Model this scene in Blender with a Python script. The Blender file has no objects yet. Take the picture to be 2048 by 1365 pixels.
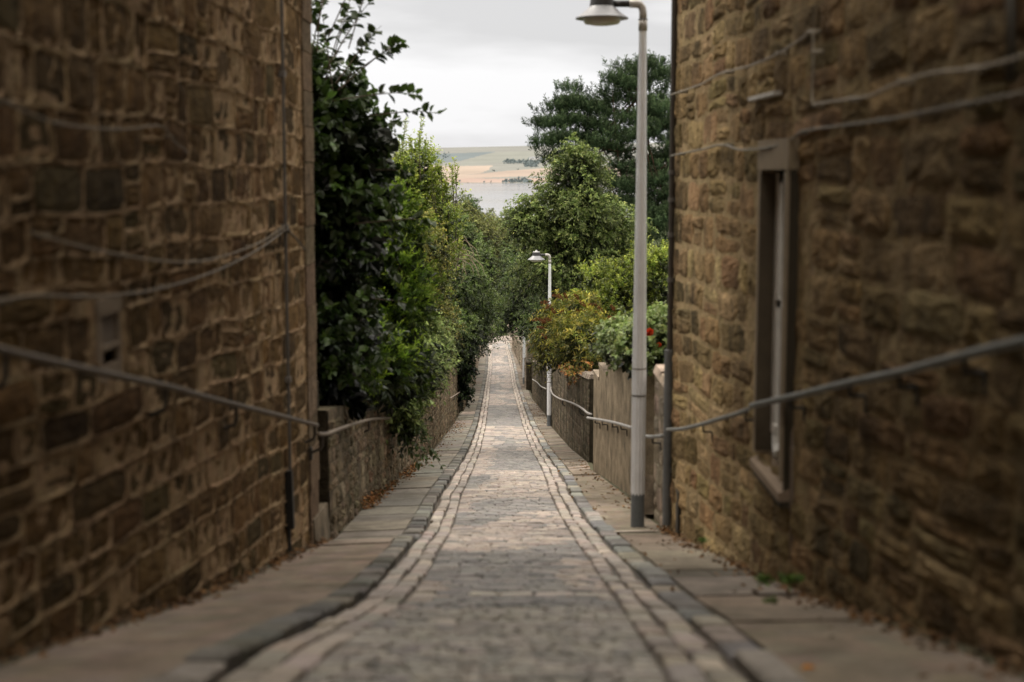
import bpy, math, random
import numpy as np
from math import radians, sin, cos, pi
from mathutils import Vector, noise as mnoise

SC = bpy.context.scene
COL = SC.collection
rng = np.random.default_rng(7)
R = random.Random(11)

# ------------------------------------------------------------------ survey
FPX = 2844.0
TH = math.atan((682.5 - 340) / FPX)
def ray(u, v):
    a = (u - 1024) / FPX; b = (682.5 - v) / FPX
    y = cos(TH) + b * sin(TH)
    z = -sin(TH) + b * cos(TH)
    return a / y, z / y
SAMP = [(1365, 405, 1495), (1217, 717, 1340), (1055, 854, 1185), (1000, 874, 1148), (950, 907, 1124),
        (900, 937, 1088), (852, 954, 1063), (800, 965, 1044), (768, 970, 1033.6), (740, 975, 1029),
        (710, 976, 1022), (697, 977, 1017)]
RW = 1.6
_d, _x, _z = [], [], []
WID = {1365: 1.70, 1217: 1.66, 1055: 1.67, 1000: 1.65, 950: 1.62}
for v, a, b in SAMP:
    xa, z = ray(a, v); xb, _ = ray(b, v)
    d = WID.get(v, RW) / (xb - xa)
    _d.append(d); _x.append((xa + xb) / 2 * d); _z.append(z * d)
_d = [-14, -1] + _d + [130, 160]
_x = [-.11, -.11] + _x + [_x[-1] - .2, _x[-1] - .4]
_z = [_z[0] + .75, _z[0] + .55] + _z + [_z[-1] - .8, _z[-1] - 1.6]
_g = np.arange(-14, 150, .25)
def _smooth(vals):
    y = np.interp(_g, _d, vals)
    k = np.exp(-.5 * (np.arange(-16, 17) * .25 / 1.0) ** 2); k /= k.sum()
    return np.convolve(np.pad(y, 16, mode='edge'), k, 'valid')
_gz, _gx = _smooth(_z), _smooth(_x)
def Z(d): return float(np.interp(d, _g, _gz))
def X(d): return float(np.interp(d, _g, _gx))
def HWF(d): return float(np.interp(d, [4.2, 7.5, 14, 17, 21, 28], [1.13, 1.05, 1.045, 1.03, 1.01, 1.0]))
def XS_(d, s): return X(d) + s * HWF(d)
def ground_hit(u, v, off=.03):
    x, z = ray(u, v)
    lo, hi = 2.0, 140.0
    for _ in range(50):
        m = (lo + hi) / 2
        if z * m > Z(m) + off: lo = m
        else: hi = m
    return x * lo, lo, z * lo
def path(pts):
    """pts: list of (d, x) -> function of d"""
    ds = [p[0] for p in pts]; xs = [p[1] for p in pts]
    return lambda d: float(np.interp(d, ds, xs))
def on_wall(u, v, xf, off=0.0):
    """point where the sight line meets the wall face x = xf(d)"""
    x, z = ray(u, v)
    d = 10.0
    for _ in range(60):
        d = .5 * d + .5 * max(.5, (xf(d) + off) / x)
    return Vector((x * d, d, z * d))
def at_d(u, v, d):
    x, z = ray(u, v); return Vector((x * d, d, z * d))

# ------------------------------------------------------------------ helpers
def tag(o, label=None, cat=None, group=None, kind=None):
    if label: o['label'] = label
    if cat: o['category'] = cat
    if group: o['group'] = group
    if kind: o['kind'] = kind
    return o
def empty(name, loc, label, cat, group=None, rz=0):
    o = bpy.data.objects.new(name, None); COL.objects.link(o)
    o.location = loc; o.rotation_euler = (0, 0, rz); o.empty_display_size = .2
    return tag(o, label, cat, group)
def link(name, me, parent=None, local=False):
    o = bpy.data.objects.new(name, me); COL.objects.link(o)
    if parent:
        o.parent = parent
        if not local:
            r = parent
            off = Vector(r.location)
            if r.parent: off += Vector(r.parent.location)
            if r.parent and r.type == 'MESH': off = Vector((0, 0, 0))   # parents that are world-built already
            o.location = -off if r.type == 'EMPTY' else Vector((0, 0, 0))
    return o
def mesh_np(name, V, F, C, mat, smooth=False):
    """V (n,3), F (m,k) same-size faces, C (m,3) or (m*k,3)"""
    me = bpy.data.meshes.new(name)
    n, (m, k) = len(V), F.shape
    me.vertices.add(n); me.vertices.foreach_set('co', np.ascontiguousarray(V, np.float32).ravel())
    me.loops.add(m * k); me.loops.foreach_set('vertex_index', np.ascontiguousarray(F, np.int32).ravel())
    me.polygons.add(m); me.polygons.foreach_set('loop_start', np.arange(0, m * k, k, dtype=np.int32))
    me.polygons.foreach_set('use_smooth', np.full(m, smooth))
    me.update(calc_edges=True)
    at = me.color_attributes.new('Col', 'FLOAT_COLOR', 'CORNER')
    cc = np.ones((m * k, 4), np.float32)
    cc[:, :3] = np.repeat(C, k, axis=0) if len(C) == m else C
    at.data.foreach_set('color', cc.ravel())
    me.materials.append(mat)
    return me
class MB:
    def __init__(s): s.v, s.f, s.c = [], [], []
    def add(s, vs, fs, c):
        o = len(s.v); s.v.extend(vs)
        for f in fs: s.f.append([i + o for i in f]); s.c.append(c)
    def box(s, lo, hi, c=(.5, .5, .5), skip=()):
        x0, y0, z0 = lo; x1, y1, z1 = hi
        v = [(x0, y0, z0), (x1, y0, z0), (x1, y1, z0), (x0, y1, z0), (x0, y0, z1), (x1, y0, z1), (x1, y1, z1), (x0, y1, z1)]
        f = [(0, 3, 2, 1), (4, 5, 6, 7), (0, 1, 5, 4), (1, 2, 6, 5), (2, 3, 7, 6), (3, 0, 4, 7)]
        s.add(v, [q for i, q in enumerate(f) if i not in skip], c)
    def hexa(s, v8, c):
        s.add([tuple(p) for p in v8], [(0, 3, 2, 1), (4, 5, 6, 7), (0, 1, 5, 4), (1, 2, 6, 5), (2, 3, 7, 6), (3, 0, 4, 7)], c)
    def tube(s, pts, rad, c=(.5, .5, .5), n=8, cap=True, flute=0):
        pts = [Vector(p) for p in pts]
        if not hasattr(rad, '__len__'): rad = [rad] * len(pts)
        base = len(s.v); up = Vector((0, 0, 1))
        prev = None
        for i, p in enumerate(pts):
            t = (pts[min(i + 1, len(pts) - 1)] - pts[max(i - 1, 0)]).normalized()
            if prev is None:
                a = t.cross(up)
                if a.length < .05: a = t.cross(Vector((1, 0, 0)))
                a.normalize()
            else:
                a = (prev - t * prev.dot(t)).normalized()
            b = t.cross(a); prev = a
            for k in range(n):
                an = 2 * pi * k / n
                r = rad[i] * (1 + flute * cos(an * n / 4)) if flute else rad[i]
                s.v.append(tuple(p + (a * cos(an) + b * sin(an)) * r))
        for i in range(len(pts) - 1):
            for k in range(n):
                k2 = (k + 1) % n
                s.f.append([base + i * n + k, base + (i + 1) * n + k, base + (i + 1) * n + k2, base + i * n + k2]); s.c.append(c)
        if cap:
            s.f.append([base + k for k in range(n)]); s.c.append(c)
            s.f.append([base + (len(pts) - 1) * n + k for k in reversed(range(n))]); s.c.append(c)
    def lathe(s, cen, prof, c=(.5, .5, .5), n=32):
        base = len(s.v); cx, cy, cz = cen
        for r, z in prof:
            for k in range(n):
                a = 2 * pi * k / n
                s.v.append((cx + r * cos(a), cy + r * sin(a), cz + z))
        for i in range(len(prof) - 1):
            for k in range(n):
                k2 = (k + 1) % n
                s.f.append([base + i * n + k, base + i * n + k2, base + (i + 1) * n + k2, base + (i + 1) * n + k]); s.c.append(c)
    def build(s, name, mat, parent=None, smooth=False, local=False):
        me = bpy.data.meshes.new(name)
        me.from_pydata(s.v, [], s.f)
        at = me.color_attributes.new('Col', 'FLOAT_COLOR', 'CORNER')
        n = [len(f) for f in s.f]
        c = np.ones((sum(n), 4), np.float32)
        c[:, :3] = np.repeat(np.array(s.c, np.float32).reshape(-1, 3), n, axis=0)
        at.data.foreach_set('color', c.ravel())
        me.materials.append(mat)
        if smooth:
            me.polygons.foreach_set('use_smooth', [True] * len(me.polygons))
        me.update()
        return link(name, me, parent, local)

# ------------------------------------------------------------------ materials
def mat_attr(name, scale=8, amt=.35, bump=.3, bdist=.01, rough=.8, spec=.3, fine=60, stain=None, transl=0, metal=0, stretch=(1, 1, 1), tint=(1, 1, 1)):
    m = bpy.data.materials.new(name); m.use_nodes = True
    nt = m.node_tree; N = nt.nodes; L = nt.links; N.clear()
    out = N.new('ShaderNodeOutputMaterial'); p = N.new('ShaderNodeBsdfPrincipled')
    p.inputs['Roughness'].default_value = rough; p.inputs['Specular IOR Level'].default_value = spec
    p.inputs['Metallic'].default_value = metal
    at = N.new('ShaderNodeAttribute'); at.attribute_name = 'Col'
    tc = N.new('ShaderNodeTexCoord'); mp = N.new('ShaderNodeMapping'); mp.inputs['Scale'].default_value = stretch
    L.new(tc.outputs['Object'], mp.inputs[0])
    def noise(sc, det, src=mp):
        n = N.new('ShaderNodeTexNoise'); n.inputs['Scale'].default_value = sc; n.inputs['Detail'].default_value = det
        n.inputs['Roughness'].default_value = .62
        L.new(src.outputs[0], n.inputs['Vector']); return n
    def rng_(src, a, b):
        r = N.new('ShaderNodeMapRange'); r.inputs['From Min'].default_value = .3; r.inputs['From Max'].default_value = .7
        r.inputs['To Min'].default_value = a; r.inputs['To Max'].default_value = b; L.new(src, r.inputs[0]); return r.outputs[0]
    def mul(a, b):
        x = N.new('ShaderNodeVectorMath'); x.operation = 'MULTIPLY'
        L.new(a, x.inputs[0]); L.new(b, x.inputs[1]); return x.outputs[0]
    n1 = noise(scale, 5); n2 = noise(fine, 3)
    c = mul(at.outputs['Color'], rng_(n1.outputs['Fac'], 1 - amt, 1 + amt))
    c = mul(c, rng_(n2.outputs['Fac'], 1 - amt * .6, 1 + amt * .6))
    if tint != (1, 1, 1):
        x = N.new('ShaderNodeVectorMath'); x.operation = 'MULTIPLY'; L.new(c, x.inputs[0]); x.inputs[1].default_value = tint; c = x.outputs[0]
    if stain:
        sc, col, lo, hi, strx = stain
        mp2 = N.new('ShaderNodeMapping'); mp2.inputs['Scale'].default_value = strx
        L.new(tc.outputs['Object'], mp2.inputs[0])
        ns = noise(sc, 6, mp2)
        r = N.new('ShaderNodeMapRange'); r.inputs['From Min'].default_value = lo; r.inputs['From Max'].default_value = hi
        L.new(ns.outputs['Fac'], r.inputs[0])
        mx = N.new('ShaderNodeMix'); mx.data_type = 'RGBA'; mx.inputs['B'].default_value = (*col, 1)
        L.new(r.outputs[0], mx.inputs['Factor']); L.new(c, mx.inputs['A']); c = mx.outputs['Result']
    L.new(c, p.inputs['Base Color'])
    if bump:
        b = N.new('ShaderNodeBump'); b.inputs['Strength'].default_value = bump; b.inputs['Distance'].default_value = bdist
        ad = N.new('ShaderNodeMath'); ad.operation = 'ADD'
        L.new(n1.outputs['Fac'], ad.inputs[0]); L.new(n2.outputs['Fac'], ad.inputs[1])
        L.new(ad.outputs[0], b.inputs['Height']); L.new(b.outputs[0], p.inputs['Normal'])
    if transl:
        t = N.new('ShaderNodeBsdfTranslucent'); L.new(c, t.inputs['Color'])
        ms = N.new('ShaderNodeMixShader'); ms.inputs[0].default_value = transl
        L.new(p.outputs[0], ms.inputs[1]); L.new(t.outputs[0], ms.inputs[2]); L.new(ms.outputs[0], out.inputs[0])
    else:
        L.new(p.outputs[0], out.inputs[0])
    return m
M = {}
M['stone_l'] = mat_attr('rubble_stone', 9, .45, .9, .03, .95, .1, 45)
M['stone_r'] = mat_attr('weathered_stone', 7, .5, 1.0, .045, .95, .1, 35, stain=(.9, (.035, .028, .016), .5, .72, (1, 1, .7)))
M['mortar'] = mat_attr('lime_mortar', 12, .3, .8, .02, .95, .1, 50)
M['garden'] = mat_attr('garden_wall_stone', 9, .55, 1.0, .03, .95, .1, 40, stain=(1.6, (.022, .02, .012), .44, .72, (1, 1, .35)))
M['concrete'] = mat_attr('concrete_render', 4, .35, .6, .012, .92, .12, 50, stain=(4.5, (.06, .05, .035), .42, .80, (1, 1, .85)))
M['sett'] = mat_attr('granite_setts', 10, .25, .5, .008, .62, .35, 70, stain=(1.2, (.15, .125, .105), .55, 1.15, (1, 1.2, 1)))
M['slab'] = mat_attr('paving_slabs', 5, .3, .6, .008, .85, .2, 60, stain=(2.2, (.075, .062, .042), .48, .85, (1, 1, 1)))
M['ground'] = mat_attr('earth_and_grass', 2, .35, .3, .03, .95, .1, 20)
M['hill'] = mat_attr('far_fields', .004, .08, 0, .01, 1, 0, .03, tint=(.66, .62, .62))
M['leaf'] = mat_attr('leaves', 3, .12, 0, .01, .42, .5, 40, transl=.28)
M['leaf_dull'] = mat_attr('matt_leaves', 3, .15, 0, .01, .5, .4, 40, transl=.22)
M['needle'] = mat_attr('needles', 3, .15, 0, .01, .7, .15, 20, transl=.15)
M['bark'] = mat_attr('bark', 8, .4, .8, .02, .95, .1, 50, stretch=(1, 1, .25))
M['alu'] = mat_attr('lamp_aluminium', 3, .10, .05, .002, .4, .5, 80, metal=.35, stain=(6, (.40, .38, .36), .6, 1.2, (1, 1, .15)))
M['paint'] = mat_attr('painted_metal', 9, .14, .15, .002, .55, .35, 70)
M['steel'] = mat_attr('galvanised_rail', 14, .2, .2, .003, .6, .3, 90)
M['plain'] = mat_attr('plain_matt', 9, .12, .1, .003, .8, .2, 60)
M['roof'] = mat_attr('slate_roof', 5, .3, .4, .01, .7, .3, 40)
M['litter'] = mat_attr('dead_leaves', 9, .3, 0, .01, .8, .2, 60, transl=.1)
def simple(name, base, rough=.5, spec=.5, **kw):
    m = bpy.data.materials.new(name); m.use_nodes = True
    p = m.node_tree.nodes['Principled BSDF']
    p.inputs['Base Color'].default_value = (*base, 1); p.inputs['Roughness'].default_value = rough
    p.inputs['Specular IOR Level'].default_value = spec
    for k, v in kw.items(): p.inputs[k].default_value = v
    n = m.node_tree.nodes.new('ShaderNodeTexNoise'); n.inputs['Scale'].default_value = 25
    r = m.node_tree.nodes.new('ShaderNodeMapRange'); r.inputs['To Min'].default_value = max(0, rough - .08); r.inputs['To Max'].default_value = min(1, rough + .08)
    m.node_tree.links.new(n.outputs['Fac'], r.inputs[0]); m.node_tree.links.new(r.outputs[0], p.inputs['Roughness'])
    return m
M['glass'] = simple('window_glass', (.02, .022, .025), .08, .6)
M['diff'] = simple('lamp_diffuser', (.5, .48, .43), .35, .4)
def water_mat():
    m = simple('river_water', (.13, .13, .14), .12, .5)
    nt = m.node_tree; p = nt.nodes['Principled BSDF']
    tc = nt.nodes.new('ShaderNodeTexCoord'); mp = nt.nodes.new('ShaderNodeMapping'); mp.inputs['Scale'].default_value = (.02, .12, 1)
    n = nt.nodes.new('ShaderNodeTexNoise'); n.inputs['Scale'].default_value = 1; n.inputs['Detail'].default_value = 5
    b = nt.nodes.new('ShaderNodeBump'); b.inputs['Strength'].default_value = .08; b.inputs['Distance'].default_value = 1.0
    nt.links.new(tc.outputs['Object'], mp.inputs[0]); nt.links.new(mp.outputs[0], n.inputs['Vector'])
    nt.links.new(n.outputs['Fac'], b.inputs['Height']); nt.links.new(b.outputs[0], p.inputs['Normal'])
    return m
M['water'] = water_mat()

def jit(c, a=.15, h=.04):
    f = 1 + R.uniform(-a, a)
    return tuple(max(.003, x * f * (1 + R.uniform(-h, h))) for x in c)
def pick(lst): return lst[R.randrange(len(lst))]

# ------------------------------------------------------------------ masonry
def masonry(xf, sx, u0, u1, zlo, zhi, courses, widths, prot, joint, cols, mcol, mb_s, mb_m, warp=None, holes=(), round_=.35, dark=None, grid=.06, ribbon=False):
    """coursed rubble on the face x = xf(d), facing +x (sx=1) or -x (sx=-1).
    zlo/zhi functions of d. Stones go to mb_s, mortar sheet to mb_m."""
    warp = warp or (lambda t, d: t)
    tmin = min(zlo(u0), zlo(u1)) - .3; tmax = max(zhi(u0), zhi(u1)) + .3
    tmin -= .8
    t = tmin
    def P(d, tt, dep):
        return (xf(d) + sx * dep, d, warp(tt, d))
    def in_hole(a, b, c, d_):
        for h in holes:
            if b > h[0] and a < h[1] and d_ > h[2] and c < h[3]: return True
        return False
    while t < tmax:
        h = R.uniform(*courses)
        u = u0 + R.uniform(-.2, 0)
        while u < u1:
            w = R.uniform(*widths)
            if R.random() < .12: w *= 1.5
            split = h > (courses[0] + courses[1]) * .52 and R.random() < (.12 if ribbon else .3)
            rows = [(t, t + h * R.uniform(.4, .6)), None] if split else [(t, t + h)]
            if split: rows[1] = (rows[0][1], t + h)
            for (ta, tb) in rows:
                a0 = max(u, u0 + .004); a1 = min(u + w, u1 - .004)
                if a1 - a0 < .05: continue
                um = (a0 + a1) / 2; zm0, zm1 = warp(ta, um), warp(tb, um)
                if zm1 > zhi(um) + .02: continue
                if zm1 < zlo(um) - .05: continue
                if in_hole(a0, a1, zm0, zm1): continue
                if ribbon:
                    g_ = joint * .5
                    def ring(mx, mz, dep, rr, q_):
                        o_ = []
                        ex = 2 / (2 + 4 * (1 - rr)); cx, cz = (a0 + a1) / 2, (ta + tb) / 2
                        for k in range(16):
                            an = 2 * pi * (k + .5) / 16
                            px = math.copysign(abs(cos(an)) ** ex, cos(an)); pz = math.copysign(abs(sin(an)) ** ex, sin(an))
                            o_.append(P(cx + ((a1 - a0) / 2 - mx) * px + R.uniform(-q_, q_), cz + ((tb - ta) / 2 - mz) * pz + R.uniform(-q_, q_), dep + R.uniform(-.003, .003)))
                        return o_
                    gw = g_ * R.uniform(.4, 1.1); gz = g_ * R.uniform(.8, 1.7); pr = prot * R.uniform(-.6, .9)
                    if a1 - a0 < 3 * gw or tb - ta < 3 * gz: continue
                    col = jit(pick(cols), .25, .05); mc_ = jit(mcol, .16, .03)
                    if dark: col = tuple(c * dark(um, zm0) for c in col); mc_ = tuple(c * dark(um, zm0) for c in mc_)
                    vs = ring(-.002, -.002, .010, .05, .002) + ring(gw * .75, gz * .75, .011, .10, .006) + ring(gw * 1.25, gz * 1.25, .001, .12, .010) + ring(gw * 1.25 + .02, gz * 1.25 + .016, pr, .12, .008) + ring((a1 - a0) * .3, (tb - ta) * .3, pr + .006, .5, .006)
                    vs.append(P((a0 + a1) / 2, (ta + tb) / 2, pr + R.uniform(-.005, .008)))
                    for r_ in range(4):
                        fs = []
                        for k in range(16):
                            k2 = (k + 1) % 16; f = (r_ * 16 + k, r_ * 16 + k2, r_ * 16 + 16 + k2, r_ * 16 + 16 + k); fs.append(f if sx > 0 else f[::-1])
                        if r_ == 3:
                            for k in range(16):
                                f = (64 + k, 64 + (k + 1) % 16, 80); fs.append(f if sx > 0 else f[::-1])
                        b_ = len(mb_s.v)
                        if r_ == 0: base_v = b_; mb_s.v.extend(vs)
                        for f in fs:
                            mb_s.f.append([i + base_v for i in f]); mb_s.c.append(mc_ if r_ < 2 else col)
                    continue
                j = joint * R.uniform(.5, 1.3) / 2
                jw = joint * R.uniform(.5, 1.3) / 2
                A0, A1, B0, B1 = a0 + jw, a1 - jw, ta + j, tb - j
                if A1 - A0 < .03 or B1 - B0 < .02: continue
                q = joint * .45
                cx, cz = (A0 + A1) / 2, (B0 + B1) / 2; hx, hz = (A1 - A0) / 2, (B1 - B0) / 2
                pts = []
                nseg = 12
                for k in range(nseg):
                    an = 2 * pi * (k + .5) / nseg
                    ex = 2 / (2 + 4 * (1 - round_))
                    px = math.copysign(abs(cos(an)) ** (ex), cos(an)); pz = math.copysign(abs(sin(an)) ** (ex), sin(an))
                    pts.append((cx + hx * px + R.uniform(-q, q), cz + hz * pz + R.uniform(-q, q)))
                pr = prot * R.uniform(.25, 1.2)
                col = jit(pick(cols), .22, .05)
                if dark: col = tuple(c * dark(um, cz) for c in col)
                vs = [P(p[0], p[1], -.008) for p in pts]
                ins = .80
                vs += [P(cx + (p[0] - cx) * .93, cz + (p[1] - cz) * .88, pr * R.uniform(.1, .8)) for p in pts]
                vs += [P(cx + (p[0] - cx) * .5, cz + (p[1] - cz) * .5, pr * R.uniform(.55, 1.5)) for p in pts]
                vs.append(P(cx + R.uniform(-.2, .2) * hx, cz, pr * R.uniform(.8, 1.4)))
                fs = []
                for r_ in (0, 12):
                    for k in range(12):
                        k2 = (k + 1) % 12
                        f = (r_ + k, r_ + k2, r_ + 12 + k2, r_ + 12 + k)
                        fs.append(f if sx > 0 else f[::-1])
                for k in range(12):
                    f = (24 + k, 24 + (k + 1) % 12, 36); fs.append(f if sx > 0 else f[::-1])
                mb_s.add(vs, fs, col)
            u += w
        t += h
    # mortar sheet
    nu = max(2, int((u1 - u0) / grid)); us = np.linspace(u0, u1, nu + 1)
    hmax = max(zhi(a) - zlo(a) for a in (u0, (u0 + u1) / 2, u1)); nz = max(2, int(hmax / (grid * 1.3)))
    base = len(mb_m.v)
    for a in us:
        z0, z1 = zlo(a) - .08, zhi(a)
        for k in range(nz + 1):
            z = z0 + (z1 - z0) * k / nz
            mb_m.v.append((xf(a) + sx * (R.uniform(-.006, .007) + .006 * mnoise.noise(Vector((a * 2, z * 2, 3)))), a, z))
    for i in range(nu):
        for k in range(nz):
            zc = mb_m.v[base + i * (nz + 1) + k][2]; zn = mb_m.v[base + i * (nz + 1) + k + 1][2]
            if in_hole(us[i], us[i + 1], zc, zn): continue
            f = [base + i * (nz + 1) + k, base + (i + 1) * (nz + 1) + k, base + (i + 1) * (nz + 1) + k + 1, base + i * (nz + 1) + k + 1]
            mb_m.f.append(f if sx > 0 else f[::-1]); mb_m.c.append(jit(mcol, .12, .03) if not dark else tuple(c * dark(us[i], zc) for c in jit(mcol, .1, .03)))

# ------------------------------------------------------------------ road
def road_z(d, s):
    return Z(d) + .022 * (1 - (s / .8) ** 2)
road = MB()
JC = (.07, .052, .035)
ds = np.arange(-13, 122.1, .5)
base = 0
sv = [-.80, -.55, -.3, 0, .3, .55, .80]
for d in ds:
    for s in sv: road.v.append((XS_(d, s), d, road_z(d, s) - .012))
for i in range(len(ds) - 1):
    for k in range(len(sv) - 1):
        a = i * len(sv) + k
        road.f.append([a, a + 1, a + 1 + len(sv), a + len(sv)]); road.c.append(jit(JC, .1))
SETT_P = [(.40, .335, .29), (.44, .37, .32), (.355, .305, .272), (.30, .27, .25), (.48, .41, .35)]
SETT_G = [(.23, .22, .21), (.27, .255, .24), (.20, .195, .19), (.30, .28, .26)]
SETT_D = [(.30, .28, .25), (.35, .325, .285), (.25, .235, .21), (.40, .365, .32)]
def sett_cols(d, s):
    n = mnoise.noise(Vector((d * .35, s * 1.3, 5.1)))
    if d < 6.9: base_ = SETT_D; 
    elif d < 9.5: base_ = SETT_G if n < .18 else SETT_P
    elif 13.2 < d < 21.5 and not (15.3 < d < 16.6 and s > .1 and s < .6): base_ = SETT_P if n > -.32 else SETT_G
    elif 15.3 < d < 16.6: base_ = SETT_G
    elif 21.5 <= d < 28.5: base_ = SETT_G if s > -.35 else SETT_P
    elif 40 < d < 52: base_ = SETT_G
    elif d < 13.3: base_ = SETT_P if n > -.05 else SETT_G
    else: base_ = SETT_P if n > -.1 else SETT_G
    if R.random() < .08: base_ = SETT_G
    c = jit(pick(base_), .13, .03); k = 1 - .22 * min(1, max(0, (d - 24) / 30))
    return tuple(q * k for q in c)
def sett(mb, s0, s1, d0, d1, col, lift=0, skew=0, zf=road_z, ht=.012):
    ins = min(.012, (d1 - d0) * .18)
    tl = R.uniform(-.004, .004)
    q = lambda a=.006: R.uniform(-a, a)
    c = [(s0 + q(), d0 + q()), (s1 + q(), d0 + q() + skew), (s1 + q(), d1 + q() + skew), (s0 + q(), d1 + q())]
    cs, cd = sum(p[0] for p in c) / 4, sum(p[1] for p in c) / 4
    vs = [(XS_(d, s), d, zf(d, s) - .02) for s, d in c]
    inn = [(s + math.copysign(ins, cs - s), d + math.copysign(ins, cd - d)) for s, d in c]
    vs += [(XS_(d, s), d, zf(d, s) + ht * .35 + lift + (tl if s < cs else -tl)) for s, d in c]
    vs += [(XS_(d, s), d, zf(d, s) + ht + lift + (tl if s < cs else -tl) + q(.002)) for s, d in inn]
    fs = [(0, 1, 5, 4), (1, 2, 6, 5), (2, 3, 7, 6), (3, 0, 4, 7), (4, 5, 9, 8), (5, 6, 10, 9), (6, 7, 11, 10), (7, 4, 8, 11), (8, 9, 10, 11)]
    mb.add(vs, fs, col)
d = 2.0
row = 0
while d < 121:
    if d < 7.0: pitch = R.uniform(.06, .08); wid = (.06, .115)
    elif d < 30: pitch = R.uniform(.065, .09); wid = (.09, .22)
    else: pitch = R.uniform(.13, .18) * (1 + d / 120); wid = (.16, .32)
    band = 7.55 < d < 7.75
    if band: pitch = .16; wid = (.14, .22)
    s = -.535; e = .535
    wob = R.uniform(-.02, .02)
    while s < e - .03:
        w = min(R.uniform(*wid), e - s)
        if e - (s + w) < .06: w = e - s
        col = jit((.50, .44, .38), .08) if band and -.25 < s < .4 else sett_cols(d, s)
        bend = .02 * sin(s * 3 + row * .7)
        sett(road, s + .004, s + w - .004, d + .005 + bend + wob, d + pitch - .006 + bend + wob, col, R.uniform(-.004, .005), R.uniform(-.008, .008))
        s += w
    d += pitch; row += 1
TRK = [(.42, .36, .31), (.38, .33, .285), (.45, .39, .335), (.32, .285, .26), (.36, .32, .28)]
TRKN = [(.33, .285, .23), (.39, .34, .275), (.27, .245, .21)]
for (s0, s1) in ((-.77, -.667), (-.65, -.548), (.548, .648), (.665, .768)):
    d = 2.0
    while d < 121:
        ln = R.uniform(.18, .42) if s0 < 0 else R.uniform(.12, .32)
        if d > 30: ln *= 1.5
        wv = .010 * sin(d * 2.1 + s0 * 9) + R.uniform(-.006, .006)
        near = d < 7.4
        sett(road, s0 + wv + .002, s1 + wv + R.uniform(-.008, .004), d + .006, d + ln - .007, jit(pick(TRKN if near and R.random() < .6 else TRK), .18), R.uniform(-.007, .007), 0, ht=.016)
        d += ln
tag(road.build('cobbled_road', M['sett']), 'narrow downhill lane of worn cobbles with pale wheel tracks', kind='structure')

# kerbs and pavements ------------------------------------------------
LB = path([(-13, -1.95), (4.9, -1.84), (11.9, -1.665)])
RB = path([(-13, 1.85), (4.6, 1.73), (13.0, 1.478)])
def wl_pts(lst):
    out = []
    for u, v in lst:
        x, dd, z = ground_hit(u, v); out.append((dd, x))
    return out
GL = wl_pts([(655, 1075), (720, 1015), (790, 962), (860, 905), (905, 848), (917, 830)])
GL2 = wl_pts([(926, 822), (938, 796), (945, 775), (953, 746), (958, 715)])
GRs = wl_pts([(1262, 995), (1186, 941)])
GRr = wl_pts([(1178, 925), (1103, 852)])
GRb = wl_pts([(1092, 829), (1064, 796)])
GRf = wl_pts([(1046, 743), (1033, 715), (1024, 697)])
PL = path([(-13, -1.95), (4.9, -1.84), (11.9, -1.665)] + GL + GL2 + [(125, X(125) - 1.35)])
PR = path([(-13, 1.85), (4.6, 1.73), (13.0, 1.478)] + GRs + GRr + GRb + GRf + [(125, X(125) + 1.3)])
KL, KR = .05, .028
def pavz_l(d, x):
    k = max(0, min(1, (X(d) - .93 - x) / .7)); return Z(d) + KL * (0.55 if 12.2 < d < 13.3 else 1) - .03 * k
def pavz_r(d, x):
    k = max(0, min(1, (x - X(d) - .93) / .5)); return Z(d) + KR + .01 * k
for side, name in ((-1, 'left_kerb'), (1, 'right_kerb')):
    mb = MB(); d = 1.5
    h = KL if side < 0 else KR
    KC = [(.17, .165, .15), (.205, .195, .175), (.135, .132, .122), (.235, .215, .185), (.18, .18, .172)] if side < 0 else [(.25, .25, .24), (.30, .29, .27), (.21, .21, .205), (.33, .295, .25)]
    while d < 121:
        ln = R.uniform(.22, .4) if side < 0 else R.uniform(.35, .7)
        if d > 30: ln *= 1.6
        dr = 0
        if side < 0 and 12.2 < d < 13.3: dr = -.03
        if side > 0 and 5.0 < d < 5.4: dr = -.02
        a, b = (-.945, -.80) if side < 0 else (.80, .945)
        zf = lambda dd, ss, h=h: Z(dd) + h
        c0 = jit(pick(KC), .2)
        x0, x1 = a + R.uniform(-.012, .012), b + R.uniform(-.014, .012)
        lift = R.uniform(-.014, .012) + dr
        g = .010
        vs = []
        for (s, dd) in ((x0, d + g), (x1, d + g), (x1, d + ln - g), (x0, d + ln - g)): vs.append((XS_(dd, s), dd, Z(dd) - .05))
        for (s, dd) in ((x0, d + g), (x1, d + g), (x1, d + ln - g), (x0, d + ln - g)): vs.append((XS_(dd, s), dd, Z(dd) + h + lift - .012))
        for (s, dd) in ((x0 + .012, d + g + .014), (x1 - .014, d + g + .014), (x1 - .014, d + ln - g - .014), (x0 + .012, d + ln - g - .014)): vs.append((XS_(dd, s), dd, Z(dd) + h + lift))
        mb.add(vs, [(0, 1, 5, 4), (1, 2, 6, 5), (2, 3, 7, 6), (3, 0, 4, 7), (4, 5, 9, 8), (5, 6, 10, 9), (6, 7, 11, 10), (7, 4, 8, 11), (8, 9, 10, 11)], c0)
        d += ln
    tag(mb.build(name, M['slab']), kind='structure')
PAVC_L = [(.23, .21, .18), (.25, .225, .19), (.205, .19, .165), (.26, .22, .178)]
PAVC_R = [(.23, .19, .148), (.205, .17, .132), (.25, .21, .165), (.22, .195, .16)]
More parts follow.
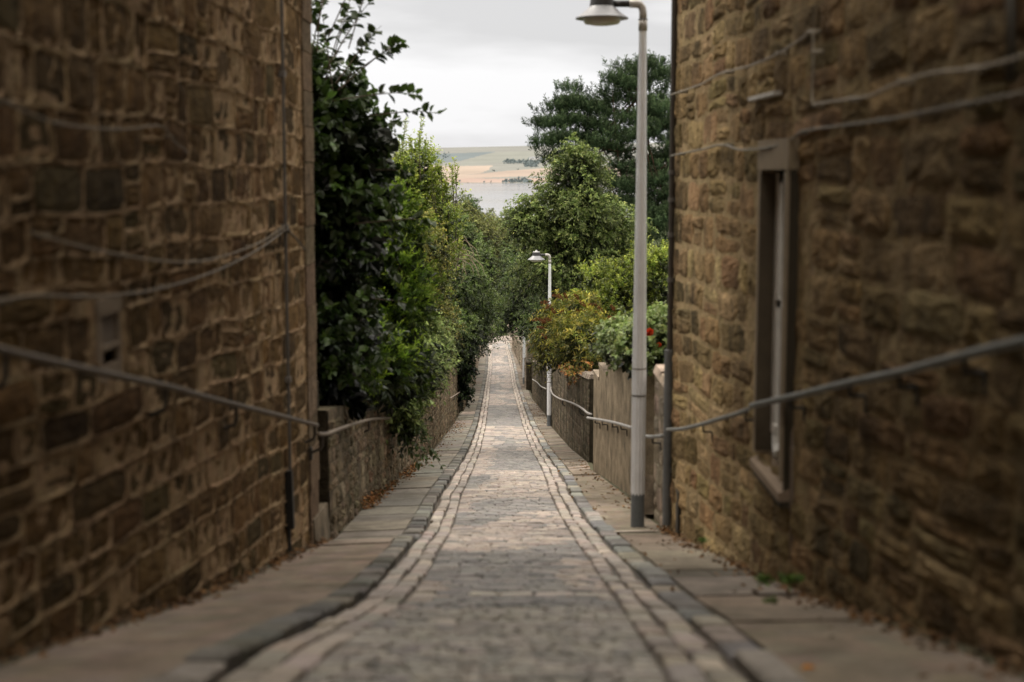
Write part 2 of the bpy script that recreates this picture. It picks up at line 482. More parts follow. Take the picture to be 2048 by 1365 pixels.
for side in (-1, 1):
    mb = MB(); P_ = PL if side < 0 else PR; zf = pavz_l if side < 0 else pavz_r
    ds = np.arange(-13, 121.5, .25); nn = 6
    for d in ds:
        xo = P_(d) + side * .05; xi = XS_(d, side * .925)
        for k in range(nn + 1):
            x = xi + (xo - xi) * k / nn
            slab = d > (11.3 if side < 0 else 6.2) and not (side > 0 and 13.1 < d < 20.5)
            mb.v.append((x, d, zf(d, x) - (.014 if slab else 0) + .004 * mnoise.noise(Vector((x * 3, d * 3, 1)))))
    for i in range(len(ds) - 1):
        for k in range(nn):
            a = i * (nn + 1) + k
            f = [a, a + 1, a + nn + 2, a + nn + 1]
            mb.f.append(f if side > 0 else f[::-1])
            edge = k == nn - 1
            if side < 0: c = (.085, .075, .05) if edge else ((.245, .198, .155) if ds[i] < 11.3 else (.10, .09, .07))
            else: c = (.075, .07, .04) if edge else ((.22, .182, .138) if ds[i] < 6.2 or 13.1 < ds[i] < 20.5 else (.10, .088, .065))
            mb.c.append(jit(c, .05))
    # slabs
    d = 11.4 if side < 0 else 6.2
    while d < 120:
        if side < 0: ln = R.uniform(.5, .95)
        elif 21 < d < 41: ln = R.uniform(.32, .5)
        else: ln = R.uniform(.5, 1.1)
        if d > 45: ln *= 1.5
        xi = XS_(d, side * .95); sk = R.uniform(-.04, .04) + (.3 if side > 0 and 21 < d < 41 else 0)
        if side > 0 and 12.9 < d < 20.3: d += .3; continue
        lift = R.uniform(-.006, .006); c0 = jit(pick(PAVC_L if side < 0 else PAVC_R), .12)
        if R.random() < .05: c0 = tuple(x * 1.25 for x in c0)
        if R.random() < .08: c0 = tuple(x * .6 for x in c0)
        if side > 0 and 12.55 < d + ln / 2 < 13.3: pass
        W = lambda dd, k: XS_(dd, side * .95) + (P_(dd) - side * .03 - XS_(dd, side * .95)) * k
        parts = [(0, 1)] if R.random() < .7 else [(0, .5), (.5, 1)]
        for k0, k1 in parts:
            n2 = 4; vs = []; fs = []
            for row_ in (0, 1):
                for q in range(n2 + 1):
                    kk = k0 + (k1 - k0) * q / n2; kk = min(max(kk, k0 + .006), k1 - .006)
                    dd = (d + .008 if row_ == 0 else d + ln - .008) + sk * kk * side
                    x = W(dd, kk); z = zf(dd, x) + lift + .003 * mnoise.noise(Vector((x * 5, dd * 5, 2)))
                    vs.append((x, dd, z)); vs.append((x, dd, z - .03))
            m = 2 * (n2 + 1)
            for q in range(n2):
                a, b = 2 * q, 2 * q + 2
                fs.append((a, b, m + b, m + a)); fs.append((a, a + 1, b + 1, b)); fs.append((m + a, m + b, m + b + 1, m + a + 1))
            fs.append((0, m, m + 1, 1)); e = 2 * n2; fs.append((e, e + 1, m + e + 1, m + e))
            if side < 0: fs = [f[::-1] for f in fs]
            mb.add(vs, fs, c0)
        d += ln
    for dd0 in ((40.6, 49.5, 55.5, 61, 68, 78) if side > 0 else (47, 56, 62, 69, 80)):   # pale tread nosings
        xa, xb = XS_(dd0, side * .96), P_(dd0) - side * .06
        vs = [(xx, dd, zf(dd, xx) + .014) for dd in (dd0, dd0 + .22) for xx in (xa, (xa + xb) / 2, xb)]
        fs = [(0, 1, 4, 3), (1, 2, 5, 4)]
        mb.add(vs, fs if side > 0 else [f[::-1] for f in fs], jit((.42, .36, .29), .1))
    if side > 0:   # pale threshold strip by the first lamp
        vs = []
        for dd in (12.72, 12.86):
            for x in (.955, 1.15, 1.36): vs.append((x + X(12.8), dd, pavz_r(dd, x) + .012))
        mb.add(vs, [(0, 1, 4, 3), (1, 2, 5, 4)], (.55, .47, .40))
    tag(mb.build('left_pavement' if side < 0 else 'right_pavement', M['slab']), kind='structure')

# terrain -------------------------------------------------------------
def terr_z(y):
    if y < 125: return Z(y)
    return float(np.interp(y, [125, 160, 250, 450, 800, 1100, 1250], [Z(125), Z(125) - 1.6, -19, -26, -34, -39.5, -44]))
def make_ground():
    mb = MB()
    xs = [-2500, -900, -300, -90, -30, -12, -6, -3.5, -2.3, -2.28, 0, 2.28, 2.3, 3.5, 6, 12, 30, 90, 300, 900, 2500]
    ys = [-900, -300, -90, -30, -14] + list(np.arange(-12, 126, 2.0)) + [135, 150, 180, 220, 300, 450, 700, 950, 1100, 1250]
    for y in ys:
        for x in xs:
            xx = x + (X(min(max(y, -13), 140)) if abs(x) < 3 else 0)
            zz = terr_z(max(y, -13)) + (-.25 if abs(x) < 2.29 and y < 123 else (.75 if y < 123 else 0))
            if y < -30: zz = terr_z(-13) - .3
            if abs(x) > 2.29: zz += .25 * mnoise.noise(Vector((x * .05, y * .05, 0)))
            mb.v.append((xx, y, zz))
    w = len(xs)
    for i in range(len(ys) - 1):
        for k in range(w - 1):
            a = i * w + k; mb.f.append([a, a + 1, a + 1 + w, a + w]); mb.c.append(jit((.06, .075, .03), .15))
    tag(mb.build('ground', M['ground']), kind='structure')
make_ground()
mb = MB(); mb.add([(-9000, 900, -40), (9000, 900, -40), (9000, 4400, -40), (-9000, 4400, -40)], [(0, 1, 2, 3)], (1, 1, 1))
tag(mb.build('river', M['water']), kind='structure')
mb = MB()
for i, (x0, x1) in enumerate(((-14, 14),)):
    n_ = 24
    for k in range(n_ + 1):
        x = x0 + (x1 - x0) * k / n_
        mb.v += [(x, 121.5, Z(121.5) + .02), (x, 126.5, Z(126.5) + .05)]
    for k in range(n_): mb.f.append([2 * k, 2 * k + 2, 2 * k + 3, 2 * k + 1]); mb.c.append(jit((.26, .225, .2), .06))
tag(mb.build('cross_street', M['slab']), kind='structure')

# far shore hills ------------------------------------------------------
HD0, HD1 = 40 / -ray(1024, 367)[1], 7500.
HZ1 = ray(1024, 293)[1] * HD1
def hill_z(D):
    k = (D - HD0) / (HD1 - HD0)
    return -40 + (HZ1 + 40) * k if k <= 1 else HZ1 - (k - 1) * 60
def hill_pt(u, v):
    x, z = ray(u, v)
    lo, hi = HD0 - 100, HD1
    for _ in range(40):
        m = (lo + hi) / 2
        if z * m > hill_z(m): lo = m
        else: hi = m
    return x * lo, lo
def inpoly(x, y, P):
    c = False; n = len(P)
    for i in range(n):
        x1, y1 = P[i]; x2, y2 = P[i - 1]
        if (y1 > y) != (y2 > y) and x < (x2 - x1) * (y - y1) / (y2 - y1) + x1: c = not c
    return c
def hz(c, k=.0):
    return c
FIELDS = [([(600, 293), (1300, 293), (1300, 305), (1000, 303), (860, 306), (600, 310)], (.235, .25, .195)),
          ([(840, 305), (930, 305), (1003, 300), (985, 305), (950, 313), (920, 321), (850, 328), (700, 328)], (.10, .155, .15)),
          ([(850, 333), (916, 333), (986, 331.5), (976, 342), (960, 347), (915, 352), (840, 354)], (.55, .44, .30)),
          ([(840, 354), (915, 352), (962, 347.5), (1010, 343), (1090, 337.5), (1350, 332), (1350, 352), (1050, 353), (930, 357), (840, 358)], (.50, .385, .26)),
          ([(840, 357), (930, 356.5), (1000, 357.5), (1350, 352), (1350, 362), (1000, 365.5), (840, 366)], (.52, .365, .255)),
          ([(980, 306), (1100, 301), (1100, 322), (1020, 322), (960, 330), (910, 331), (940, 318)], (.25, .275, .20))]
def make_hill():
    polys = [([hill_pt(u, v) for u, v in pl], c) for pl, c in FIELDS]
    xs = np.concatenate([np.linspace(-6000, -800, 40), np.linspace(-790, 700, 190), np.linspace(710, 6000, 40)])
    ys = np.concatenate([[HD0 - 60], np.linspace(HD0, HD1, 190), [HD1 + 300, HD1 + 1500]])
    mb = MB()
    for y in ys:
        for x in xs:
            z = hill_z(y) if y > HD0 - 1 else -44
            z += (4.0 * mnoise.noise(Vector((x * .0015, y * .0015, 0))) + 14 * mnoise.noise(Vector((x * .0004, 0, 3)))) * max(0, min(1, (y - HD0) / 800)) + .018 * x * max(0, min(1, (y - 5200) / 2000))
            mb.v.append((x, y, z))
    w = len(xs)
    for i in range(len(ys) - 1):
        for k in range(w - 1):
            a = i * w + k; xc = (xs[k] + xs[k + 1]) / 2; yc = (ys[i] + ys[i + 1]) / 2
            c = (.25, .265, .20)
            wob = 12 * mnoise.noise(Vector((xc * .01, yc * .01, 9)))
            for P_, cc in polys:
                if inpoly(xc + wob, yc + wob, P_): c = cc; break
            if mnoise.noise(Vector((xc * .0007, yc * .004, 4))) > .3: c = tuple(q * .92 for q in c)
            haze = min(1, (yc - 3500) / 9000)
            c = tuple(q * (1 - .42) + h * .42 for q, h in zip(c, (.36, .40, .44)))  # aerial haze baked into the field colours
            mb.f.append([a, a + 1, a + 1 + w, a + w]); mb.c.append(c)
    tag(mb.build('far_hills', M['hill'], smooth=True), kind='structure')
make_hill()

# ------------------------------------------------------------------ buildings
WARP = lambda t, d: t - .085 * min(1.4, max(0, -t - .1) / 2.0) * (max(d, 2) - 12) + .045 * mnoise.noise(Vector((d * .9, t * .8, 7))) + .02 * mnoise.noise(Vector((d * 3, t * 2, 2)))
_a, _b = on_wall(198, 640, LB), on_wall(238, 640, LB)
VY0, VY1, VZ1, VZ0 = _a.y, _b.y, on_wall(215, 616, LB).z, on_wall(215, 735, LB).z
VZM = VZ1 - (VZ1 - VZ0) * .62
def darkn(lo, a=5., b=12.5):
    return lambda u, z: 1.0
ztop = lambda d: 7.6
BROWN = [(.118, .072, .034), (.142, .089, .042), (.095, .061, .030), (.17, .108, .052), (.100, .072, .038), (.155, .10, .05), (.08, .054, .028)]
TAN = [(.285, .208, .120), (.245, .178, .100), (.33, .245, .148), (.20, .146, .083), (.265, .178, .108), (.345, .262, .16), (.245, .162, .098), (.165, .12, .07)]
TAN = [(r * 1.06, g * 1.03, b * .86) for r, g, b in TAN]; BROWN = [(r * 1.05, g * 1.03, b * .9) for r, g, b in BROWN]
bl = empty('stone_building', (-4.5, 2, Z(2)), 'tall dark brown rubble stone building with pale mortar joints on the left of the lane', 'building')
ms, mm = MB(), MB()
mm.box((-2.6, 11.93, -3.9), (-1.80, 13.1, -1.95), (.03, .024, .016))  # near-black box in the gap, shade put into its colour
masonry(LB, 1, -12, 11.42, lambda d: Z(d) + .02, ztop, (.15, .27), (.2, .6), .012, .0135, BROWN, (.39, .28, .168), ms, mm, WARP, holes=[(VY0, VY1, VZ0, VZ1)], round_=.35, ribbon=True, dark=lambda u, z: .72 + .28 * min(1, max(0, (u - 4.5) / 6)) - .08 * max(0, min(1, (-1 - z) / 2)))  # painted light falloff: stone and mortar darker toward the near end
ms.build('wall', M['stone_l'], bl)
mm.box((-7.5, -12, -3.8), (-2.02, 11.88, 7.6), (.22, .17, .12))
mm.build('mortar_joints', M['mortar'], bl)
# quoin column at the far corner
q = MB(); z = -3.5
while z < 7.6:
    h = R.uniform(.24, .36); c = jit(pick([(.16, .118, .075), (.185, .135, .088), (.14, .102, .066)]), .1)
    y0 = 11.42; g = .004
    x = LB(11.7)
    q.box((x - .5, y0 + g, z + g), (x + .022 + R.uniform(-.006, .006), 11.92 + R.uniform(-.01, .01), z + h - g), c)
    z += h
q.build('quoin', M['stone_l'], bl)
rf = MB(); rf.add([(-7.9, -12.3, 7.6), (-1.5, -12.3, 7.6), (-1.5, 12.2, 7.6), (-7.9, 12.2, 7.6), (-4.7, -12.3, 9.8), (-4.7, 12.2, 9.8)],
                  [(0, 3, 2, 1), (1, 2, 5, 4), (3, 0, 4, 5), (0, 1, 4), (2, 3, 5)], (.07, .075, .085))
rf.build('roof', M['roof'], bl)
# buttress block at the foot of the corner
bt = MB()
x = LB(11.7); z0 = Z(12) - .1
bt.hexa([(x - .2, 11.5, z0), (x + .055, 11.5, z0), (x + .055, 12.45, z0 - .1), (x - .2, 12.45, z0 - .1),
         (x - .2, 11.5, z0 + .42), (x + .035, 11.5, z0 + .42), (x + .03, 12.4, z0 + .36), (x - .2, 12.4, z0 + .36)], (.20, .165, .12))
bt.build('buttress', M['concrete'], bl)
# drainpipe with a black lower guard
dp = MB(); o = .035
pts = [on_wall(u, v, LB, o) for u, v in ((568, -40), (569, 150), (570, 300), (571, 455), (573, 600), (576, 760), (580, 940))]
yy = pts[3].y
dp.tube([(p.x, yy, p.z) for p in pts], .012, (.13, .12, .11), 8)
for zc in (pts[1].z, pts[3].z, pts[5].z): dp.box((LB(yy), yy - .03, zc - .02), (LB(yy) + .055, yy + .03, zc + .02), (.16, .14, .12))
o_ = dp.build('conduit_pipe', M['paint'], bl)
dg = MB()
pb = on_wall(586, 1052, LB, o); pt = on_wall(582, 940, LB, o)
dg.hexa([(LB(yy) - .01, yy - .035, pb.z), (LB(yy) + .06, yy - .035, pb.z), (LB(yy) + .06, yy + .04, pb.z), (LB(yy) - .01, yy + .04, pb.z),
         (LB(yy) - .01, yy - .03, pt.z), (LB(yy) + .05, yy - .03, pt.z), (LB(yy) + .05, yy + .03, pt.z), (LB(yy) - .01, yy + .03, pt.z)], (.012, .011, .01))
dg.tube([(LB(yy) + .02, yy, pb.z), (LB(yy) + .02, yy, Z(yy) + .05)], .014, (.03, .03, .03))
dg.build('pipe_guard', M['paint'], bl)
# air vent
av = MB(); x = LB(VY0) - .022
av.box((x - .05, VY0, VZ0), (x - .03, VY1, VZ1), (.075, .058, .04))
FC = (.24, .19, .14)
for a_, b_ in (((x, VY0 - .05, VZ1 - .03), (x + .035, VY1 + .05, VZ1 + .05)), ((x, VY0, VZM - .02), (x + .035, VY1, VZM)), ((x, VY0 - .05, VZ0 - .05), (x + .03, VY0 + .02, VZ1 - .03)), ((x, VY1 - .02, VZ0 - .05), (x + .03, VY1 + .05, VZ1 - .03)), ((x, VY0 + .02, VZ0 - .06), (x + .03, VY1 - .02, VZ0 + .01))):
    av.box(a_, b_, FC)
nl_ = 5
for k in range(nl_):
    zz = VZM + .008 + k * (VZ1 - .03 - VZM) / nl_
    av.hexa([(x - .02, VY0 + .02, zz), (x + .025, VY0 + .02, zz), (x + .025, VY1 - .02, zz), (x - .02, VY1 - .02, zz), (x - .02, VY0 + .02, zz + .018), (x + .01, VY0 + .02, zz + .02), (x + .01, VY1 - .02, zz + .02), (x - .02, VY1 - .02, zz + .018)], (.2, .16, .12))
av.build('air_vent', M['plain'], bl)

br = empty('stone_building', (4.5, 2, Z(2)), 'tall tan rubble stone building with a narrow slit window on the right of the lane', 'building')
ms, mm = MB(), MB()
WH = (0, 0, -1.82, .17)
xw = RB(9.8)
Y1 = on_wall(1515, 700, path([(0, xw - .015)])).y; Y0 = on_wall(1562, 700, path([(0, xw - .015)])).y
HOLE = (Y0, Y1, -1.74, .10)
WH = (Y0 - .062, Y1 + .085, -1.82, .17)
masonry(RB, -1, -12, 12.98, lambda d: Z(d) + .02, ztop, (.15, .30), (.25, .8), .020, .022, TAN, (.32, .238, .13), ms, mm, WARP, holes=[HOLE], round_=.22, dark=lambda u, z: .58 + .50 * min(1, max(0, (u - 4.2) / 7)))  # wall colour falls off toward the camera end, standing in for fading light
ms.build('wall', M['stone_r'], br)
mm.box((1.92, -12, -3.75), (7.5, Y0 - .12, 7.6), (.2, .15, .1)); mm.box((1.92, Y1 + .12, -3.75), (7.5, 12.98, 7.6), (.2, .15, .1))
mm.box((1.92, Y0 - .12, .2), (7.5, Y1 + .12, 7.6), (.2, .15, .1)); mm.box((1.92, Y0 - .12, -3.75), (7.5, Y1 + .12, -1.9), (.2, .15, .1))
x = RB(12.98); mm.box((x - .004, 12.98, -3.75), (1.9, 13.01, 7.6), (.22, .165, .11))
mm.build('mortar_joints', M['mortar'], br)
rf = MB(); rf.add([(1.4, -12.3, 7.6), (7.9, -12.3, 7.6), (7.9, 13, 7.6), (1.4, 13, 7.6), (4.7, -12.3, 9.8), (4.7, 13, 9.8)],
                  [(0, 3, 2, 1), (1, 2, 5, 4), (3, 0, 4, 5), (0, 1, 4), (2, 3, 5)], (.07, .075, .085))
rf.build('roof', M['roof'], br)
# window
y0, y1 = Y0, Y1; zb, zt = at_d(1520, 900, Y1).z, at_d(1520, 346, Y1).z
SM = (.25, .195, .13)
wn = MB()
wn.box((xw - .015, WH[0] - .02, zb - .02), (xw + .10, y0, zt + .02), SM)                       # near margin
wn.box((xw - .015, y1, zb - .02), (xw + .10, WH[1] + .02, zt + .02), SM)                       # far margin
wn.box((xw - .018, WH[0] - .04, zt + .02), (xw + .10, WH[1] + .04, zt + .20), jit(SM, .03))    # lintel
wn.hexa([(xw - .03, WH[0] - .04, zb - .13), (xw + .16, WH[0] - .04, zb - .13), (xw + .16, WH[1] + .04, zb - .13), (xw - .03, WH[1] + .04, zb - .13),
         (xw - .03, WH[0] - .04, zb - .08), (xw + .16, WH[0] - .04, zb - .01), (xw + .16, WH[1] + .04, zb - .01), (xw - .03, WH[1] + .04, zb - .08)], jit(SM, .05))
wn.box((xw - .02, y1 - .004, zb), (xw + .09, y1 + .01, zt), (.085, .067, .045))  # dark lining on the far reveal, painting the recess shade
wn.box((xw - .002, WH[0] - .036, zb - .17), (xw + .05, WH[0] - .021, zt + .18), (.05, .04, .026))  # dark strip painted in as the shadow line beside the margin
wn.hexa([(xw - .012, WH[0] - .02, zb - .175), (xw + .02, WH[0] - .02, zb - .175), (xw + .02, WH[1], zb - .175), (xw - .012, WH[1], zb - .175), (xw - .012, WH[0] - .02, zb - .135), (xw + .02, WH[0] - .02, zb - .135), (xw + .02, WH[1], zb - .135), (xw - .012, WH[1], zb - .135)], (.04, .032, .02))
win = wn.build('window', M['plain'], br)
fr = MB(); xf_ = xw + .078
W_ = (.62, .60, .56)
for a_, b_ in (((xf_, y0, zb), (xf_ + .05, y0 + .05, zt)), ((xf_, y1 - .25, zb + .12), (xf_ + .05, y1 - .002, zt)), ((xf_, y0 + .05, zt - .06), (xf_ + .05, y1 - .11, zt)),
               ((xf_, y0 + .05, zb), (xf_ + .05, y1 - .11, zb + .07)), ((xf_, y0 + .05, -.85), (xf_ + .05, y1 - .11, -.80))):
    fr.box(a_, b_, W_)
fr.tube([(xf_ + .02, y1 - .20, zb + .2), (xf_ + .02, y1 - .20, zb + .12), (xf_ + .015, y1 - .23, zb + .06), (xf_ + .01, y1 - .30, zb + .025)], .045, W_, 12)
o_ = fr.build('frame', M['paint'], win)
pn = MB(); pn.add([(xf_ + .03, y0 + .04, zb + .05), (xf_ + .03, y1 - .05, zb + .05), (xf_ + .03, y1 - .05, zt - .04), (xf_ + .03, y0 + .04, zt - .04)], [(0, 3, 2, 1)], (1, 1, 1))
pn.build('pane', M['glass'], win)
bk = MB(); bk.box((xf_ + .055, WH[0] - .05, zb - .1), (xf_ + .12, WH[1] + .05, zt + .1), (.02, .018, .015)); bk.build('window_lining', M['plain'], br)
# downpipe at far corner (grey below, brown above)
dp = MB(); xx, yy2 = RB(12.9) - .035, 12.93
a_ = at_d(1334, 345, yy2); b_ = at_d(1330, 700, yy2); c_ = at_d(1330, 1048, yy2)
dp.tube([(xx, yy2, 7.4), (xx, yy2, b_.z)], .026, (.055, .045, .035), 12, False)
dp.tube([(xx - .012, yy2 - .02, b_.z), (xx - .012, yy2 - .02, c_.z)], .038, (.13, .135, .135), 12)
for v in (345, 400, 470, 560, 720, 940): 
    p_ = at_d(1334, v, yy2); dp.tube([(xx, yy2, p_.z - .02), (xx, yy2, p_.z + .02)], .048 if v > 700 else .034, (.24, .24, .24) if v > 700 else (.12, .11, .10), 12)
dp.build('downpipe', M['paint'], br)
st = MB(); p_ = ground_hit(1352, 1055); xx = RB(12.3)
st.box((xx - .03, 12.32, Z(12.3)), (xx + .01, 12.5, Z(12.3) + .42), (.03, .027, .022)); st.build('iron_stub', M['paint'], br)
# thin vertical conduit + dark corner pipe on right wall
def wall_line(name, pix, xf, off, r, col, mat, parent=None, label=None, cat=None, group=None, n=8, sm=True):
    mbx = MB(); P_ = [on_wall(u, v, xf, off) for u, v in pix]
    if sm:   # catmull
        Q = []
        for i in range(len(P_) - 1):
            p0, p1, p2, p3 = P_[max(i - 1, 0)], P_[i], P_[i + 1], P_[min(i + 2, len(P_) - 1)]
            for k in range(5):
                t = k / 5; Q.append(.5 * ((2 * p1) + (p2 - p0) * t + (2 * p0 - 5 * p1 + 4 * p2 - p3) * t * t + (3 * p1 - p0 - 3 * p2 + p3) * t ** 3))
        Q.append(P_[-1]); P_ = Q
    mbx.tube(P_, r, col, n)
    for k in range(2, len(P_) - 1, 9):
        p = P_[k]; w = xf(p.y)
        s = 1 if off > 0 else -1
        mbx.box((min(w - .005, p.x + s * r), p.y - .012, p.z - r - .006), (max(w + .005, p.x + s * (r + .004)), p.y + .012, p.z + r + .006), tuple(c * 1.1 for c in col))
    o = mbx.build(name, mat, parent, smooth=True)
    if label: tag(o, label, cat, group)
    return o
wall_line('conduit_pipe', [(1586, 550), (1586, 700), (1585, 900), (1583, 1120)], path([(0, RB(7.6)), (20, RB(7.6))]), -.02, .014, (.25, .20, .155), M['plain'], br, sm=False)
wall_line('cable_duct', [(2022, -60), (2022, 60), (2021, 165)], RB, -.03, .02, (.05, .042, .03), M['paint'], br, sm=False)
# cables
wall_line('cable', [(1342, 190), (1400, 170), (1440, 148), (1500, 132), (1555, 108), (1600, 80), (1622, 63), (1626, 75), (1626, 130), (1625, 203), (1640, 207), (1690, 200), (1740, 192), (1800, 165), (1870, 146), (1960, 136), (2060, 108)], RB, -.06, .0068, (.30, .26, .20), M['steel'], None,
          'grey cable clipped high on the tan right wall with a vertical drop in its run', 'cable')
wall_line('cable', [(1342, 312), (1400, 300), (1445, 290), (1480, 300), (1540, 295), (1580, 280), (1612, 262), (1700, 250), (1800, 235), (1900, 214), (1950, 205), (2060, 183)], RB, -.055, .0072, (.17, .15, .115), M['steel'], None,
          'thick grey cable sagging just above the slit window on the tan right wall', 'cable')
bkt = MB(); p0, p1 = on_wall(1505, 199, RB, -.02), on_wall(1558, 186, RB, -.02)
bkt.hexa([(p0.x - .03, p0.y, p0.z - .012), (p0.x + .05, p0.y, p0.z - .012), (p1.x + .05, p1.y, p1.z - .012), (p1.x - .03, p1.y, p1.z - .012),
          (p0.x - .03, p0.y, p0.z + .012), (p0.x + .05, p0.y, p0.z + .012), (p1.x + .05, p1.y, p1.z + .012), (p1.x - .03, p1.y, p1.z + .012)], (.5, .47, .42))
tag(bkt.build('wall_bracket', M['paint']), 'short pale ledge bracket fixed above the slit window on the right wall', 'bracket')
wall_line('cable', [(-10, 195), (60, 228), (110, 246), (170, 255), (240, 259), (322, 253), (345, 280), (376, 305)], LB, .035, .0045, (.15, .12, .085), M['steel'], None,
          'thin cable sagging across the upper left wall and ending in a short dark tail', 'cable')
wall_line('cable', [(60, 465), (150, 490), (230, 508), (320, 522), (390, 524), (450, 512), (510, 490), (545, 470), (570, 452)], LB, .035, .0048, (.19, .155, .11), M['steel'], None,
          'upper of two grey cables drooping from the pipe on the left wall', 'cable')
wall_line('cable', [(-10, 608), (60, 592), (150, 594), (240, 590), (330, 575), (420, 547), (490, 515), (545, 480), (572, 458)], LB, .04, .0062, (.13, .105, .075), M['steel'], None,
          'lower of two grey cables drooping from the pipe on the left wall', 'cable')
wall_line('cable', [(572, 458), (590, 475), (610, 500)], LB, .035, .006, (.05, .04, .03), M['steel'], None,
          'short dark cable from the pipe to the corner of the left building', 'cable')

# ------------------------------------------------------------------ garden walls
def solid_back(mb, xf, sx, u0, u1, zlo, zhi, th, col):
    """box behind the face with a coping top"""
    ds_ = np.linspace(u0, u1, max(3, int((u1 - u0) / .5)))
    b = len(mb.v)
    for d in ds_:
        x0, x1 = xf(d) - sx * .012, xf(d) - sx * th
        mb.v += [(x0, d, zlo(d) - .2), (x0, d, zhi(d)), (x1, d, zhi(d)), (x1, d, zlo(d) - .2)]
    for i in range(len(ds_) - 1):
        a = b + 4 * i
        for k in range(4):
            k2 = (k + 1) % 4; f = [a + k, a + k2, a + 4 + k2, a + 4 + k]
            mb.f.append(f[::-1] if sx > 0 else f); mb.c.append(jit(col, .08))
    mb.f.append([b, b + 1, b + 2, b + 3]); mb.c.append(tuple(q * .3 for q in col))  # near end face coloured darker, painting in its shade
    e = b + 4 * (len(ds_) - 1); mb.f.append([e + 3, e + 2, e + 1, e]); mb.c.append(col)
def coping(mb, xf, sx, u0, u1, zt, w, h, over, col, ln=(.3, .6)):
    u = u0
    while u < u1 - .02:
        l = min(R.uniform(*ln), u1 - u); a, b_ = u + .006, u + l - .006
        hh = h * R.uniform(.75, 1.2)
        xa, xb = xf(a) + sx * (over + R.uniform(-.01, .015)), xf(b_) + sx * (over + R.uniform(-.01, .015))
        xc, xd = xf(a) - sx * (w + .02), xf(b_) - sx * (w + .02)
        za, zb_ = zt(a) - .006, zt(b_) - .006
        i_ = .03 * sx
        v = [(xa, a, za), (xc, a, za), (xd, b_, zb_), (xb, b_, zb_), (xa - i_, a + .01, za + hh), (xc + i_, a + .01, za + hh), (xd + i_, b_ - .01, zb_ + hh), (xb - i_, b_ - .01, zb_ + hh)]
        f = [(0, 3, 2, 1), (4, 5, 6, 7), (0, 1, 5, 4), (1, 2, 6, 5), (2, 3, 7, 6), (3, 0, 4, 7)]
        if sx > 0: f = [q_[::-1] for q_ in f]
        mb.add(v, f, jit(col, .2)); u += l
GREYB = [(.16, .125, .082), (.18, .142, .094), (.13, .105, .07), (.205, .165, .11), (.17, .12, .078)]
def garden_wall(label, pts, sx, u0, u1, zt, th=.3, cols=GREYB, mc=(.14, .112, .074), cop=True, cr=(.09, .2), wr=(.12, .34), prot=.022, jt=.02, mat='garden', grid=.12, ccol=(.24, .205, .16), ch=.07):
    xf = path(pts) if isinstance(pts, list) else pts
    zlo = lambda d: Z(d) + .03
    t = empty('garden_wall', (xf((u0 + u1) / 2), (u0 + u1) / 2, Z((u0 + u1) / 2)), label, 'wall')
    a, b = MB(), MB()
    masonry(xf, sx, u0, u1, zlo, zt, cr, wr, prot, jt, cols, mc, a, b, lambda tt, d: tt + (Z(d) - Z((u0 + u1) / 2)) * .75, round_=.6, grid=grid)
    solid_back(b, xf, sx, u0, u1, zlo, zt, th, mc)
    a.build('stonework', M[mat], t); b.build('wall_core', M[mat], t)
    if cop:
        c = MB(); coping(c, xf, sx, u0, u1, zt, th, ch, .02, ccol); c.build('coping', M[mat], t)
    return xf
g0 = GL[0][0]
d_m = wl_pts([(790, 962)])[0][0]
zt1a, zt1b = at_d(640, 783, 13.3).z, at_d(778, 792, d_m).z
top1 = lambda d: float(np.interp(d, [g0, d_m], [zt1a, zt1b]))
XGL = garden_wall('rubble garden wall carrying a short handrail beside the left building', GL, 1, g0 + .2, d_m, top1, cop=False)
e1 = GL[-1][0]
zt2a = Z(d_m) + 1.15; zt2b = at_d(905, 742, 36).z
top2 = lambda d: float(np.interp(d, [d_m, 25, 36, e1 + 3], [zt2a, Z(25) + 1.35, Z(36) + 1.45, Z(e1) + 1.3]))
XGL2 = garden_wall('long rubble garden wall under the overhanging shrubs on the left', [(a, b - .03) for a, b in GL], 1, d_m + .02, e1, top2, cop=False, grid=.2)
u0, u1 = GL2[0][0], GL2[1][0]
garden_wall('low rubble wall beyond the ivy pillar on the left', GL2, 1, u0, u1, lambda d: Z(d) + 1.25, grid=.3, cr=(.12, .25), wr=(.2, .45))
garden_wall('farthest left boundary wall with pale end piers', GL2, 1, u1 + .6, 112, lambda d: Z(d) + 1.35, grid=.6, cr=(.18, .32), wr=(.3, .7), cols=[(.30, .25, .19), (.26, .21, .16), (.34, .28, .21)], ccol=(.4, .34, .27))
# right: plain stub beside the downpipe
XS = path([(12.9, RB(12.9) - .03), (14.6, RB(12.9) - .02)])
topS = at_d(1300, 741, 13.9).z
garden_wall('short pale stone wall end between the lamp post and the downpipe', XS, -1, 13.02, 14.35, lambda d: topS - .07, cols=[(.22, .18, .135), (.25, .2, .15)], mc=(.19, .155, .11), cr=(.16, .3), wr=(.3, .6), prot=.012, ccol=(.38, .31, .24), mat='concrete')
